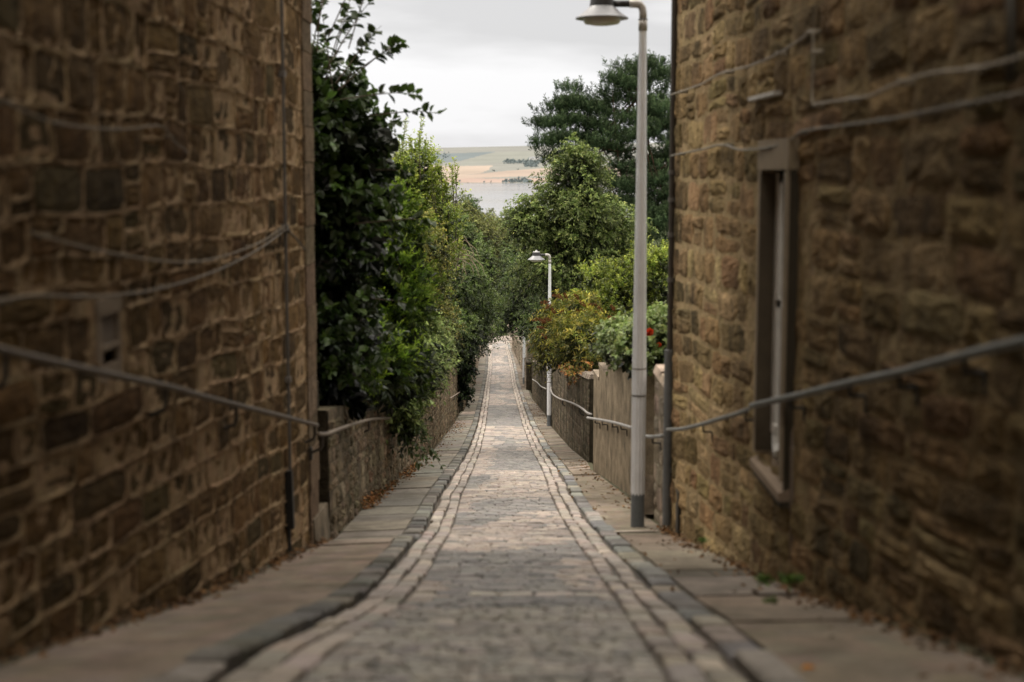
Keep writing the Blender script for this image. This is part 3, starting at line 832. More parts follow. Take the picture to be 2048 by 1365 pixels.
# stepped rendered wall
sw0, sw1 = GRs[0][0], GRs[1][0]
XSW = path([(sw0 - 1, GRs[0][1] + .04)] + GRs)
def stepped():
    t = empty('stepped_wall', (XSW(18), 18, Z(18)), 'grey rendered retaining wall stepping down the slope behind the first lamp post', 'wall')
    edges = [sw1, wl_at(1198, 745), wl_at(1215, 735), wl_at(1233, 723), wl_at(1251, 712), sw0 - .3]
    tops = [at_d(1190, 747, edges[0] - .4).z, at_d(1207, 736, (edges[1] + edges[2]) / 2).z, at_d(1224, 724, (edges[2] + edges[3]) / 2).z, 0, 0]
    tops[3] = tops[2] + .2; tops[4] = tops[3] + .2
    b, c = MB(), MB()
    for i in range(5):
        ya, yb = edges[i + 1], edges[i]
        n = 6
        vs = []
        for k in range(n + 1):
            y = ya + (yb - ya) * k / n; x = XSW(y)
            vs += [(x, y, Z(y) - .1), (x, y, (Z(y) + tops[i]) / 2), (x, y, tops[i] - .04), (x + .26, y, tops[i] - .04)]
        fs = []
        for k in range(n):
            a = 4 * k
            for j in range(3): fs.append((a + j, a + 4 + j, a + 5 + j, a + 1 + j))
        fs = [f for f in fs]
        b.add(vs, fs, (.235, .188, .13))
        x0, x1 = XSW(ya), XSW(yb)
        b.add([(x0, ya, Z(ya) - .1), (x0 + .26, ya, Z(ya) - .1), (x0 + .26, ya, tops[i] - .04), (x0, ya, tops[i] - .04)], [(0, 1, 2, 3)], (.25, .205, .15))
        b.add([(x1, yb, Z(yb) - .1), (x1, yb, tops[i] - .04), (x1 + .26, yb, tops[i] - .04), (x1 + .26, yb, Z(yb) - .1)], [(0, 1, 2, 3)], (.22, .18, .13))
        c.hexa([(x0 - .012, ya, tops[i] - .045), (x0 + .28, ya, tops[i] - .045), (x1 + .28, yb, tops[i] - .045), (x1 - .012, yb, tops[i] - .045),
                (x0 - .012, ya, tops[i]), (x0 + .28, ya, tops[i]), (x1 + .28, yb, tops[i]), (x1 - .012, yb, tops[i])], (.27, .22, .165))
    b.build('wall_face', M['concrete'], t); c.build('coping', M['concrete'], t)
def wl_at(u, v):
    return on_wall(u, v, XSW).y
stepped()
# slanting pale slab in the gap + step
sb = MB(); xg = 1.36
sb.hexa([(xg, 14.3, Z(14.4) + .1), (xg + .6, 14.3, Z(14.4) + .1), (xg + .6, 15.7, Z(15.6) + .1), (xg, 15.7, Z(15.6) + .1),
         (xg, 14.3, Z(14.4) + .5), (xg + .6, 14.3, Z(14.4) + .6), (xg + .6, 15.7, Z(15.6) + .15), (xg, 15.7, Z(15.6) + .12)], (.40, .34, .27))
tag(sb.build('stone_ramp', M['concrete']), 'pale sloping slab in the dark gap behind the first lamp post', 'ramp')
# rubble wall right
rr0, rr1 = GRr[0][0], GRr[1][0]
zra, zrb = at_d(1184, 749, rr0).z, at_d(1110, 739, rr1 - 2).z
DKB = [(.105, .085, .058), (.125, .10, .068), (.085, .07, .048), (.145, .115, .08)]
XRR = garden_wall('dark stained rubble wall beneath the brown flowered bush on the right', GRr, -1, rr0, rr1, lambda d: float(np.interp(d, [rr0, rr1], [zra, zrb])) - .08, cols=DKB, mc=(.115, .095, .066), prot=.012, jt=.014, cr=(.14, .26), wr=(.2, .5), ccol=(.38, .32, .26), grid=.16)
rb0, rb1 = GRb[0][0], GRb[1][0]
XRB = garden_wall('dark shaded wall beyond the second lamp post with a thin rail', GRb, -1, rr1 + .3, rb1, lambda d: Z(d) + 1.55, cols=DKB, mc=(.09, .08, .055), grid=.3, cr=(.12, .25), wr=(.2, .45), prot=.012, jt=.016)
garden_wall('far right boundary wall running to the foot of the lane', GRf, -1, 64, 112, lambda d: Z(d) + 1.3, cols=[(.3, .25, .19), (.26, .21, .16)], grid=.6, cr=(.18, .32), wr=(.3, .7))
# gate post
def gate_post(x, y, label, h=2.0, col=(.36, .29, .21)):
    t = empty('gate_post', (x, y, Z(y)), label, 'gate post')
    a = MB(); z = 0
    while z < h - .3:
        hh = R.uniform(.22, .34); a.box((-.19, -.19, z + .006), (.19, .19, z + hh - .006), jit(col, .12)); z += hh
    a.box((-.18, -.18, -.1), (.18, .18, z), tuple(c * .6 for c in col))
    a.build('shaft', M['concrete'], t, local=True)
    c = MB(); c.box((-.25, -.25, z), (.25, .25, z + .1), (.45, .38, .3))
    c.lathe((0, 0, z + .1), [(.23, 0), (.22, .1), (.15, .17), (.05, .2), (0, .205)], (.5, .43, .35), 16)
    c.build('cap', M['concrete'], t, local=True)
px, pd, pz = ground_hit(1057, 775)
gate_post(px + .12, pd + 2, 'pale sandstone gate post with domed cap behind the farthest lamp post', 1.95)
px, pd, pz = ground_hit(948, 768)
gate_post(px - .1, pd, 'pale sandstone gate post at the left garden entrance', 1.5)
# wall and buildings across the foot of the lane
fw = MB(); 
fy = 127.5
fw.box((-9, fy, Z(125) - .3), (-1.7, fy + .4, Z(125) + 1.2), (.33, .27, .22)); fw.box((-.45, fy, Z(125) - .3), (8, fy + .4, Z(125) + 1.15), (.35, .29, .235))
for x_ in (-1.9, -.45): fw.box((x_, fy - .06, Z(125) - .3), (x_ + .45, fy + .46, Z(125) + 1.6), (.42, .35, .29))
tag(fw.build('boundary_wall', M['concrete']), 'pale boundary wall across the street at the foot of the lane', 'wall')

# ------------------------------------------------------------------ handrails
def handrail(label, pix, xf, off, r=.019, brk=(), zz=False, col=(.36, .37, .37), drop=.16, ext=0, mat='steel', bcol=(.03, .028, .025)):
    P_ = [on_wall(u, v, xf, off) for u, v in pix]
    Q = []
    for i in range(len(P_) - 1):
        p0, p1, p2, p3 = P_[max(i - 1, 0)], P_[i], P_[i + 1], P_[min(i + 2, len(P_) - 1)]
        for k in range(6):
            t_ = k / 6; Q.append(.5 * ((2 * p1) + (p2 - p0) * t_ + (2 * p0 - 5 * p1 + 4 * p2 - p3) * t_ * t_ + (3 * p1 - p0 - 3 * p2 + p3) * t_ ** 3))
    Q.append(P_[-1])
    if ext:
        e = (Q[0] - Q[2]).normalized() * ext; Q.insert(0, Q[0] + e)
    t = empty('handrail', Q[len(Q) // 2], label, 'handrail')
    a = MB(); a.tube(Q, r, col, 12); a.build('rail', M[mat], t, smooth=True)
    for (u, v) in brk:
        p = on_wall(u, v, xf, off)
        # the rail point nearest in y
        p = min(Q, key=lambda q_: abs(q_.y - p.y))
        s = -1 if off > 0 else 1
        wx = xf(p.y) + s * .03
        b = MB()
        if zz:
            pts = [(p.x, p.y, p.z - r * .5), (p.x, p.y, p.z - .055), (p.x, p.y, p.z - .062), (wx - s * .045, p.y, p.z - .062), (wx - s * .04, p.y, p.z - .068), (wx - s * .035, p.y, p.z - .14), (wx, p.y, p.z - .145)]
            b.tube(pts, .0085, bcol, 8)
        else:
            b.tube([(p.x, p.y, p.z - r * .5), (p.x, p.y, p.z - .09), (p.x + s * .012, p.y, p.z - .12), (wx, p.y, p.z - drop)], .012, bcol, 8)
            b.box((min(wx, wx - s * .02), p.y - .03, p.z - drop - .05), (max(wx, wx - s * .02), p.y + .03, p.z - drop + .05), bcol)
        b.build('bracket', M['paint'], t)
    return t
handrail('brown handrail sloping down the left building wall', [(-5, 699), (120, 728), (250, 756), (345, 776), (420, 797), (520, 822), (585, 838), (634, 851)], LB, .085, .017, [(10, 702), (330, 775), (475, 812), (628, 850)], col=(.10, .078, .056), ext=2.5, bcol=(.05, .042, .033))
handrail('short upturned handrail on the garden wall beside the left building', [(636, 868), (655, 868), (680, 858), (715, 846), (750, 838), (786, 837)], XGL, .07, .017, [(645, 868), (735, 842)], col=(.15, .12, .09), bcol=(.05, .042, .033))
handrail('small far handrail poking from the ivy on the left garden wall', [(900, 797), (908, 792), (919, 785)], XGL2, .08, .018, [(910, 790)], col=(.25, .2, .16))
handrail('long grey handrail running up the right wall past the slit window', [(1503, 812), (1600, 790), (1700, 766), (1800, 745), (1900, 719), (1980, 699), (2052, 682)], RB, -.085, .019, [(1590, 795), (1700, 766), (1800, 745), (1930, 712)], col=(.15, .155, .145), drop=.12, zz=True)
handrail('lower grey handrail between the slit window and the downpipe', [(1335, 860), (1365, 858), (1400, 850), (1440, 838), (1475, 828), (1496, 820)], RB, -.08, .017, [(1405, 850), (1492, 822)], col=(.15, .15, .14), zz=True)
handrail('stub of grey handrail between the lamp post and the downpipe', [(1289, 873), (1305, 874), (1326, 872)], XS, -.09, .018, [(1306, 874)], col=(.2, .2, .195), zz=True)
handrail('grey handrail on zigzag brackets along the stepped wall', [(1175, 836), (1200, 840), (1230, 846), (1264, 856)], XSW, -.08, .019, [(1190, 838), (1206, 840), (1223, 844), (1245, 850)], zz=True, col=(.30, .29, .28))
handrail('wavy grey handrail along the dark rubble wall past the second lamp post', [(1182, 829), (1174, 826), (1165, 818), (1148, 808), (1132, 802), (1118, 797), (1105, 788), (1101, 775)], XRR, -.075, .019, [(1160, 815), (1125, 799)], col=(.27, .25, .235))
handrail('thin pale handrail on the shaded wall behind the second lamp post', [(1092, 778), (1082, 773), (1074, 765), (1065, 759)], XRB, -.07, .018, [(1080, 771)], col=(.4, .38, .35))

# ------------------------------------------------------------------ street lamps
def lamp(x, y, label, zs=1.035):
    h0 = 0
    t = empty('street_lamp', (x, y, pavz_r(y, x)), label, 'street lamp', 'lamp posts down the right of the lane')
    A = (.80, .82, .85)
    a = MB(); a.lathe((0, 0, 0), [(.066, -.05), (.066, .30), (.068, .305), (.060, .33)], (.15, .165, .175), 24); a.build('base_sleeve', M['paint'], t, smooth=True, local=True)
    a = MB()
    a.tube([(0, 0, .30), (0, 0, 1.22)], .0645, A, 48, flute=.05)
    a.tube([(0, 0, 1.24), (0, 0, 1.45), (0, 0, 2.0), (0, 0, 3.0), (0, 0, 4.52)], [.0645, .0645, .058, .048, .034], A, 48, flute=.06)
    a.build('column', M['alu'], t, smooth=False, local=True)
    a = MB()
    for z in (1.22, 1.47):
        a = MB(); a.lathe((0, 0, z), [(.05, 0), (.068, .003), (.068, .014), (.05, .018)], (.22, .21, .20), 24)
        a.build('band', M['alu'], t, smooth=False, local=True)
    a = MB()
    a.tube([(0, 0, 4.50), (0, 0, 4.60)], .041, (.42, .40, .37), 20)
    a.tube([(0, 0, 4.585), (0, 0, 4.66), (-.008, 0, 4.70), (-.03, 0, 4.725), (-.065, 0, 4.735), (-.13, 0, 4.735)], .036, (.45, .43, .40), 20)
    a.tube([(0, 0, 4.595), (0, 0, 4.602)], .045, (.2, .2, .2), 20)
    a.tube([(-.125, 0, 4.735), (-.31, 0, 4.735)], .03, (.03, .03, .032), 16)
    a.build('arm', M['alu'], t, smooth=True, local=True)
    cx = -.38; C0 = (cx, 0, 0); t.scale = (1, 1, zs)
    a = MB(); a.lathe(C0, [(0, 4.812), (.085, 4.808), (.10, 4.80), (.104, 4.79), (.116, 4.715)], (.035, .035, .038), 32); hd = a.build('lamp_head', M['paint'], t, smooth=False, local=True)
    a = MB(); a.lathe(C0, [(0, 4.868), (.02, 4.864), (.030, 4.852), (.030, 4.828), (.092, 4.822), (.102, 4.812), (.102, 4.806), (.0, 4.806)], (.4, .4, .4), 16); a.build('finial', M['alu'], hd, smooth=True, local=True)
    a = MB(); a.lathe(C0, [(.112, 4.715), (.125, 4.70), (.16, 4.67), (.20, 4.64), (.245, 4.612), (.245, 4.603), (.20, 4.612), (.12, 4.625)], (.22, .225, .24), 40); a.build('lamp_shade', M['alu'], t, smooth=False, local=True)
    a = MB(); a.lathe(C0, [(.175, 4.615), (.172, 4.58), (.155, 4.56), (.08, 4.548), (0, 4.545)], (.8, .8, .8), 32); a.build('diffuser', M['diff'], t, smooth=True, local=True)
    return t
x, d, z = ground_hit(1275, 1055)
lamp(x, d, 'nearest tall aluminium street lamp beside the right building', 1.045)
L1D = d
x2, d2, z2 = ground_hit(1098.5, 853)
lamp(x2, d2, 'middle street lamp standing against the brown flowered bush')
x3, d3, z3 = ground_hit(1048, 768)
lamp(x3, d3, 'farthest street lamp half hidden by trees beside the gate post')
print('lamps', (x, d, z), (x2, d2, z2), (x3, d3, z3))
print('profile', [(round(a, 1), round(Z(a), 2), round(X(a), 2)) for a in (4, 7, 10, 13.5, 17, 21, 30, 42, 58, 72, 99, 114)])

# ------------------------------------------------------------------ foliage
def norm(a): return a / np.maximum(1e-6, np.linalg.norm(a, axis=-1, keepdims=True))
def leaf_mesh(name, P, D, N, L, W, C, mat):
    """6 vertex folded leaf, two quads"""
    n = len(P); S = norm(np.cross(D, N)); N2 = np.cross(S, D)
    L = L[:, None]; W = W[:, None]
    V = np.empty((n, 6, 3))
    V[:, 0] = P
    V[:, 1] = P + D * L * .35 - S * W * .5 + N2 * W * .12
    V[:, 2] = P + D * L * .72 - S * W * .36 + N2 * W * .08
    V[:, 3] = P + D * L - N2 * L * .12
    V[:, 4] = P + D * L * .72 + S * W * .36 + N2 * W * .08
    V[:, 5] = P + D * L * .35 + S * W * .5 + N2 * W * .12
    idx = (np.arange(n) * 6)[:, None]
    F = np.concatenate([idx + np.array([[0, 1, 2, 3]]), idx + np.array([[0, 3, 4, 5]])], axis=1).reshape(-1, 4)
    return mesh_np(name, V.reshape(-1, 3), F, np.repeat(C, 2, axis=0), mat)
def shoots_to_leaves(B, Dr, Ln, per, ll, lw, col, tip, var, droop, spread, fvar, rs):
    n = len(B); t = rs.uniform(.08, 1.0, (n, per))
    P = B[:, None] + Dr[:, None] * (Ln[:, None] * t)[..., None]
    P[..., 2] -= droop * (t ** 2) * Ln[:, None]
    rd = rs.normal(size=(n, per, 3)); rd = norm(rd - (rd * Dr[:, None]).sum(-1, keepdims=True) * Dr[:, None])
    D = norm(Dr[:, None] * .55 + rd * spread + np.array([0, 0, -.5 * droop]))
    N = norm(np.array([0, 0, 1.]) + rs.normal(size=D.shape) * .45)
    s = rs.uniform(.65, 1.25, (n, per))
    C = np.array(col) * (1 - t[..., None] ** 2 * .8) + np.array(tip) * (t[..., None] ** 2 * .8)
    C = C * np.array((1.45, 1.34, 1.02)) * fvar[:, None, None] * rs.uniform(1 - var, 1 + var, (n, per, 1)) * (1 + rs.uniform(-.08, .08, (n, per, 3)))
    return P.reshape(-1, 3), D.reshape(-1, 3), N.reshape(-1, 3), (s * ll).ravel(), (s * lw).ravel(), C.reshape(-1, 3)
def crown_shoots(clumps, nsub, nsh, slen, up, rs, inner=.5, out=.95, lump=.28):
    vol = np.array([(c[3] * c[4] * c[5]) ** (2 / 3) for c in clumps]); cnt = np.maximum(1, (vol / vol.sum() * nsub).astype(int))
    B, Dr, Fv, Sub = [], [], [], []
    for c, k in zip(clumps, cnt):
        cen, rad = np.array(c[:3]), np.array(c[3:6])
        d = norm(rs.normal(size=(k, 3))); d[:, 2] = np.where(d[:, 2] < -.6, -d[:, 2], d[:, 2])
        r = rs.uniform(inner, out, (k, 1)); sc = cen + d * r * rad
        Sub.append(sc)
        lf = rs.uniform(.45, 1.38, k)
        sr = lump * rad.mean() * rs.uniform(.6, 1.2, (k, 1, 1))
        dd = norm(rs.normal(size=(k, nsh, 3)) + d[:, None] * .7 + np.array([0, 0, up]))
        b = sc[:, None] + dd * sr * rs.uniform(.1, 1.0, (k, nsh, 1))
        hf = np.clip(.70 + .5 * dd[..., 2], .3, 1.2)  # upward shoots lighter, downward darker: sky light painted into the leaf colour
        B.append(b.reshape(-1, 3)); Dr.append(dd.reshape(-1, 3)); Fv.append((lf[:, None] * hf).ravel())
    B, Dr, Fv = np.concatenate(B), np.concatenate(Dr), np.concatenate(Fv)
    return B, Dr, slen * rs.uniform(.6, 1.4, len(B)), Fv, np.concatenate(Sub)
def limbs(base, top, subs, r0, col, rs, nl=14, twist=.2):
    mb = MB(); base = Vector(base); top = Vector(top)
    mid = (base + top) / 2 + Vector(rs.uniform(-twist, twist, 3))
    tr = [base, base.lerp(mid, .5) + Vector((rs.uniform(-.05, .05), 0, 0)), mid, mid.lerp(top, .5), top]
    mb.tube(tr, [r0, r0 * .85, r0 * .7, r0 * .5, r0 * .2], col, 10)
    ids = rs.choice(len(subs), min(nl, len(subs)), replace=False)
    for i in ids:
        s = Vector(subs[i]); k = rs.uniform(.3, .95)
        a = base.lerp(mid, k * 2) if k < .5 else mid.lerp(top, k * 2 - 1)
        m = a.lerp(s, .5) + Vector((0, 0, -.08 * (s - a).length)) + Vector(rs.uniform(-.06, .06, 3)) * (s - a).length
        mb.tube([a, m, s], [r0 * .36, r0 * .24, r0 * .07], col, 6)
    return mb
def tree(name, label, cat, group, base, top, clumps, nsub, nsh, per, slen, ll, lw, col, tip, var=.3, up=.3, droop=.2, spread=.9, seed=1, mat='leaf', r0=.1, nl=14, inner=.5, out=.95, lump=.28, bark=(.11, .09, .07), extra=None, core=.25, trunk='trunk', crown='crown'):
    rs = np.random.default_rng(seed)
    t = empty(name, base, label, cat, group)
    B, Dr, Ln, Fv, Sub = crown_shoots(clumps, nsub, nsh, slen, up, rs, inner, out, lump)
    parts = [shoots_to_leaves(B, Dr, Ln, per, ll, lw, col, tip, var, droop, spread, Fv, rs)]
    if core:   # inner foliage, crown shade put into darker leaf colour
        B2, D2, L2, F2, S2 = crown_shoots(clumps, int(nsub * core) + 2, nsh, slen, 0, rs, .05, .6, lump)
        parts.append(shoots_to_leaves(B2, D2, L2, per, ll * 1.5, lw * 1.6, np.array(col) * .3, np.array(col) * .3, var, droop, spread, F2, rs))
    mbt = limbs(base, top, Sub, r0, bark, rs, nl)
    if extra:
        eb = np.array([e[0] for e in extra]); ed = norm(np.array([e[1] for e in extra], float)); el = np.array([e[2] for e in extra])
        ep = extra[0][3]
        parts.append(shoots_to_leaves(eb, ed, el, ep, ll, lw, col, tip, var, droop * .5, spread, np.ones(len(eb)), rs))
        for b_, d_, l_ in zip(eb, ed, el):
            b_ = Vector(b_); e_ = b_ + Vector(d_) * l_; e_.z -= droop * .5 * l_
            mbt.tube([Vector(top) if trunk == 'stem' else b_ - Vector(d_) * .4, b_, b_.lerp(e_, .5) + Vector((0, 0, .02)), e_], [.007, .006, .004, .002], bark, 5)
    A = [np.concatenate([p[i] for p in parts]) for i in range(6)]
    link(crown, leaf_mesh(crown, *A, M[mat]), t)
    mbt.build(trunk, M['bark'], t)
    return t
def E(u0, v0, u1, v1, d, ry=None):
    """crown ellipsoid for the extent it shows at depth d"""
    a, b = at_d(u0, v0, d), at_d(u1, v1, d)
    return [(a.x + b.x) / 2, d, (a.z + b.z) / 2, abs(b.x - a.x) / 2, ry if ry else abs(b.x - a.x) / 2, abs(a.z - b.z) / 2]
DG, MG = (.028, .052, .017), (.05, .085, .028)

# L1: big leaved dark tree beside the left building
ex = []
rs0 = np.random.default_rng(3)
for (u, v, dx, dz, l) in ((630, 70, .2, 1, .4), (680, 70, .3, 1, .35), (720, 100, .6, .8, .35), (655, 100, -.1, 1, .4), (700, 150, .5, .9, .4), (620, 30, 0, 1, .5), (600, -10, .3, 1, .5), (800, 225, 1, .12, .42), (745, 190, 1, .15, .45), (760, 110, .9, .6, .3), (700, 60, .6, 1, .5), (640, 20, .1, 1, .5), (670, 90, .3, 1, .6), (720, 20, .3, 1, .4), (650, -20, .2, 1, .5),
                          (690, 0, .5, 1, .5), (735, 130, .8, .7, .35), (790, 440, 1, .1, .35), (770, 600, 1, -.1, .3), (780, 340, 1, .0, .25), (615, 60, .1, 1, .6), (660, 140, .4, 1, .5)):
    p = at_d(u, v, 14.3 + rs0.uniform(-.4, .5)); ex.append(((p.x, p.y, p.z), (dx, rs0.uniform(-.2, .2), dz), l, 16))
tree('sycamore_tree', 'dark large leaved tree leaning out beside the left building', 'tree', None, (-2.5, 15.2, Z(15) + .8), (-2.2, 15, 1.6),
     [E(560, 560, 725, 780, 14.6, .8), E(540, 330, 760, 640, 14.8, 1.0), E(530, 190, 765, 430, 14.8, 1.0), E(530, 120, 665, 250, 14.9, .6), E(520, 700, 690, 800, 14.3, .6)],
     125, 9, 14, .34, .105, .078, (.013, .028, .008), (.05, .095, .022), up=.2, droop=.3, seed=21, r0=.13, nl=30, extra=ex, core=.5, lump=.3)
# L2: feathery cypress
def cypress():
    rs = np.random.default_rng(5)
    base = (-2.0, 18.2, Z(18) + .8)
    t = empty('cypress_tree', base, 'bright green feathery conifer rising behind the dark tree on the left', 'tree')
    cl = [E(680, 640, 838, 850, 17.6, .7), E(690, 480, 850, 720, 18, .7), E(690, 395, 838, 560, 18.3, .6), E(640, 660, 800, 830, 16.6, .6)]
    B, Dr, Ln, Fv, Sub = crown_shoots(cl, 230, 8, .26, .8, rs, .5, .98, .22)
    P_ = shoots_to_leaves(B, Dr, Ln, 24, .07, .014, (.06, .13, .015), (.20, .30, .035), .3, 0, .5, Fv, rs)
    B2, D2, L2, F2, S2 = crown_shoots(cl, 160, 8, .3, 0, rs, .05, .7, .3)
    P2 = shoots_to_leaves(B2, D2, L2, 10, .14, .06, (.02, .04, .01), (.02, .04, .01), .2, 0, .7, F2, rs)  # inner sprays coloured dark as painted crown shade
    A = [np.concatenate([a, b]) for a, b in zip(P_, P2)]
    link('crown', leaf_mesh('crown', *A, M['leaf_dull']), t)
    limbs(base, (-1.9, 18.1, -.6), Sub, .08, (.1, .07, .05), rs, 16).build('trunk', M['bark'], t)
cypress()
# L3: mid green shrub spilling over wall
tree('buddleia_bush', 'grey green leafy shrub spilling over the long left garden wall', 'bush', None, (-2.1, 22, Z(22) + .8), (-1.9, 22, Z(22) + 1.9),
     [E(730, 640, 850, 790, 20, 1.2), E(780, 620, 868, 770, 23, 1.5), E(760, 740, 830, 835, 20, 1.0), E(820, 640, 888, 740, 27, 2), E(835, 690, 880, 765, 28, 2), E(775, 790, 825, 850, 18.6, .5)],
     300, 9, 15, .26, .07, .030, (.12, .19, .07), (.32, .41, .19), up=.25, droop=.45, seed=31, mat='leaf_dull', r0=.05, nl=30, lump=.22, core=.4)
# hanging spray near the wall foot
rs0 = np.random.default_rng(8); ex = []
for (u, v) in ((800, 850), (815, 868), (830, 880), (808, 880), (845, 870), (860, 895)):
    p = at_d(u, v, 18.4 + (u - 800) * .03); ex.append(((p.x, p.y, p.z), (.6, rs0.uniform(-.2, .3), -.8), .32, 14))
tree('trailing_climber', 'dark leafy spray hanging low over the left wall above fallen leaves', 'plant', None, (-1.95, 18.9, Z(19) + .9), (-1.75, 19, Z(19) + 1.1),
     [E(785, 815, 835, 870, 18.8, .35)], 10, 6, 12, .2, .085, .042, (.03, .055, .018), (.055, .09, .03), droop=.6, seed=33, r0=.02, nl=6, extra=ex, core=0, trunk='stem', crown='foliage')
# L4: privet with upright shoots
ex = []; rs0 = np.random.default_rng(9)
for (u, v, l) in ((803, 262, .5), (812, 300, .5), (838, 262, .6), (846, 300, .5), (868, 345, .45), (880, 330, .4), (905, 350, .5), (910, 350, .5), (820, 330, .5), (856, 320, .4), (832, 310, .55), (893, 365, .4), (800, 300, .5), (914, 420, .35), (918, 470, .3), (790, 330, .5),
                  (826, 280, .4), (842, 285, .5), (862, 365, .4)):
    for k in range(2):
        p = at_d(u + rs0.uniform(-4, 4), v + 25 + rs0.uniform(-5, 15), 27 + rs0.uniform(-.8, .8)); ex.append(((p.x, p.y, p.z), (rs0.uniform(-.12, .2), 0, 1), l, 46))
tree('privet_tree', 'tall privet with upright sprigs against the sky on the left', 'tree', None, (-2.6, 27.5, Z(27) + .8), (-2.2, 27.3, .4),
     [E(740, 340, 880, 520, 27, 1.2), E(790, 300, 870, 420, 27, .9), E(820, 370, 918, 520, 27.5, 1.2), E(760, 440, 915, 620, 27, 1.3), E(700, 330, 800, 560, 28, 1.2)],
     250, 9, 16, .30, .055, .026, (.085, .14, .025), (.31, .38, .07), up=.7, droop=0, seed=41, r0=.07, nl=34, lump=.24, extra=ex, core=.4)
# L5: reddish climber hedge
tree('climbing_hedge', 'tall shaggy hedge with reddish tinted leaves on the left of the lane', 'hedge', None, (-2.2, 25, Z(25) + .8), (-2.0, 25.3, Z(25) + 3.6),
     [E(790, 430, 885, 580, 25, 1.4), E(800, 520, 892, 680, 25.5, 1.6), E(840, 600, 900, 710, 29, 2.2), E(770, 540, 850, 700, 23.5, 1.2)],
     330, 9, 14, .22, .042, .024, (.085, .125, .03), (.27, .25, .07), var=.4, up=.1, droop=.3, seed=51, mat='leaf_dull', r0=.06, nl=30, lump=.2, core=.45)
# L6: trees overhanging the lane further down
tree('ash_tree', 'dense green tree overhanging the lane beyond the left hedge', 'tree', None, (-3.0, 48, Z(48) + .8), (-2.6, 48, -2.6),
     [E(880, 500, 970, 640, 48, 2.5), E(905, 560, 980, 680, 50, 3), E(890, 620, 950, 715, 46, 2.2), E(880, 430, 945, 560, 50, 2.5), E(920, 480, 985, 600, 54, 2.5), E(935, 640, 985, 695, 50, 1.0)],
     420, 9, 13, .38, .085, .042, (.06, .105, .032), (.14, .20, .065), up=.1, droop=.4, seed=61, r0=.13, nl=30, lump=.22, core=.5)
tree('larch_tree', 'olive green drooping tree behind the left hedge with bare twigs', 'tree', None, (-4.2, 70, Z(70) + .8), (-3.6, 70, -3.0),
     [E(905, 430, 990, 560, 72, 3), E(915, 400, 960, 500, 74, 2), E(950, 430, 1020, 560, 78, 3), E(940, 520, 1010, 650, 80, 3)],
     260, 9, 13, .5, .10, .045, (.11, .135, .05), (.20, .22, .09), up=0, droop=.7, seed=62, mat='leaf_dull', r0=.16, nl=24, core=.5)
tw = MB(); rs0 = np.random.default_rng(12)
p0 = at_d(905, 520, 40)
for k in range(16):
    a = Vector((p0.x + rs0.uniform(-.2, .1), p0.y, p0.z + rs0.uniform(-.5, .4))); q1 = a + Vector((rs0.uniform(.2, .5), 0, rs0.uniform(-.1, .35))); q2 = q1 + Vector((rs0.uniform(.05, .35), 0, rs0.uniform(-.5, -.05))); q3 = q2 + Vector((rs0.uniform(-.1, .2), 0, rs0.uniform(-.4, -.1)))
    tw.tube([a, q1, q2, q3], [.02, .014, .009, .004], (.25, .20, .15), 5)
tag(tw.build('bare_branch', M['bark']), 'tangle of bare pale twigs sticking out of the left hedge', 'branch')
# L7 ivy pillar
iv = wl_pts([(923, 829)])[0]
tree('ivy_pillar', 'dark column of ivy hanging over the end of the left garden wall', 'ivy', None, (iv[1] - .15, iv[0], Z(iv[0])), (iv[1] - .15, iv[0], Z(iv[0]) + 2),
     [E(908, 700, 950, 780, iv[0] - .3, .5), E(914, 740, 942, 832, iv[0] - .2, .4), E(905, 640, 960, 740, iv[0], .8)], 110, 8, 12, .16, .06, .055, (.014, .028, .009), (.03, .055, .018), droop=.5, seed=71, r0=.05, nl=6, core=.5, trunk='stem', crown='foliage')
# background trees beyond the end
GRP = 'woodland trees beyond the lane'
bg = [((866, 408, 950, 640), 150, (.075, .10, .04), 'rounded olive green tree left of the far conifer top'),
      ((936, 430, 1012, 620), 165, (.085, .105, .05), 'pale olive tree below the river in the centre gap'),
      ((975, 405, 1075, 620), 185, (.065, .09, .04), 'broad tree behind the cherry with its top against the river'),
      ((915, 392, 962, 560), 175, (.04, .065, .028), 'dark pointed tree top standing against the river'),
      ((985, 520, 1060, 700), 132, (.04, .065, .024), 'dark green tree at the foot of the lane'),
      ((930, 560, 1015, 690), 135, (.045, .075, .028), 'leafy tree closing the view just left of the lane end'),
      ((780, 440, 900, 640), 160, (.06, .085, .035), 'tree hidden behind the privet on the far left slope'),
      ((1040, 430, 1240, 660), 140, (.04, .065, .025), 'dark wide tree behind the cherry and the pine')]
for i, ((u0, v0, u1, v1), d, c, lab) in enumerate(bg):
    e = E(u0, v0, u1, v1, d); w = e[3]; gz = terr_z(d)
    cl = [e, [e[0] - w * .5, d, e[2] - w * .3, w * .6, w * .6, e[5] * .6], [e[0] + w * .5, d, e[2] - w * .2, w * .6, w * .6, e[5] * .6], [e[0] + w * .1, d - 1, e[2] + e[5] * .45, w * .5, w * .5, e[5] * .5]]
    tree('woodland_tree', lab, 'tree', GRP, (e[0], d, gz - .2), (e[0], d, e[2] + e[5] * .6), cl, 120, 8, 10, 1.0, .30, .16, tuple(q * 1.3 for q in c), tuple(q * 2.4 for q in c), up=.3, droop=.3, seed=100 + i, mat='leaf_dull', r0=.3, nl=12, core=.6, lump=.24)
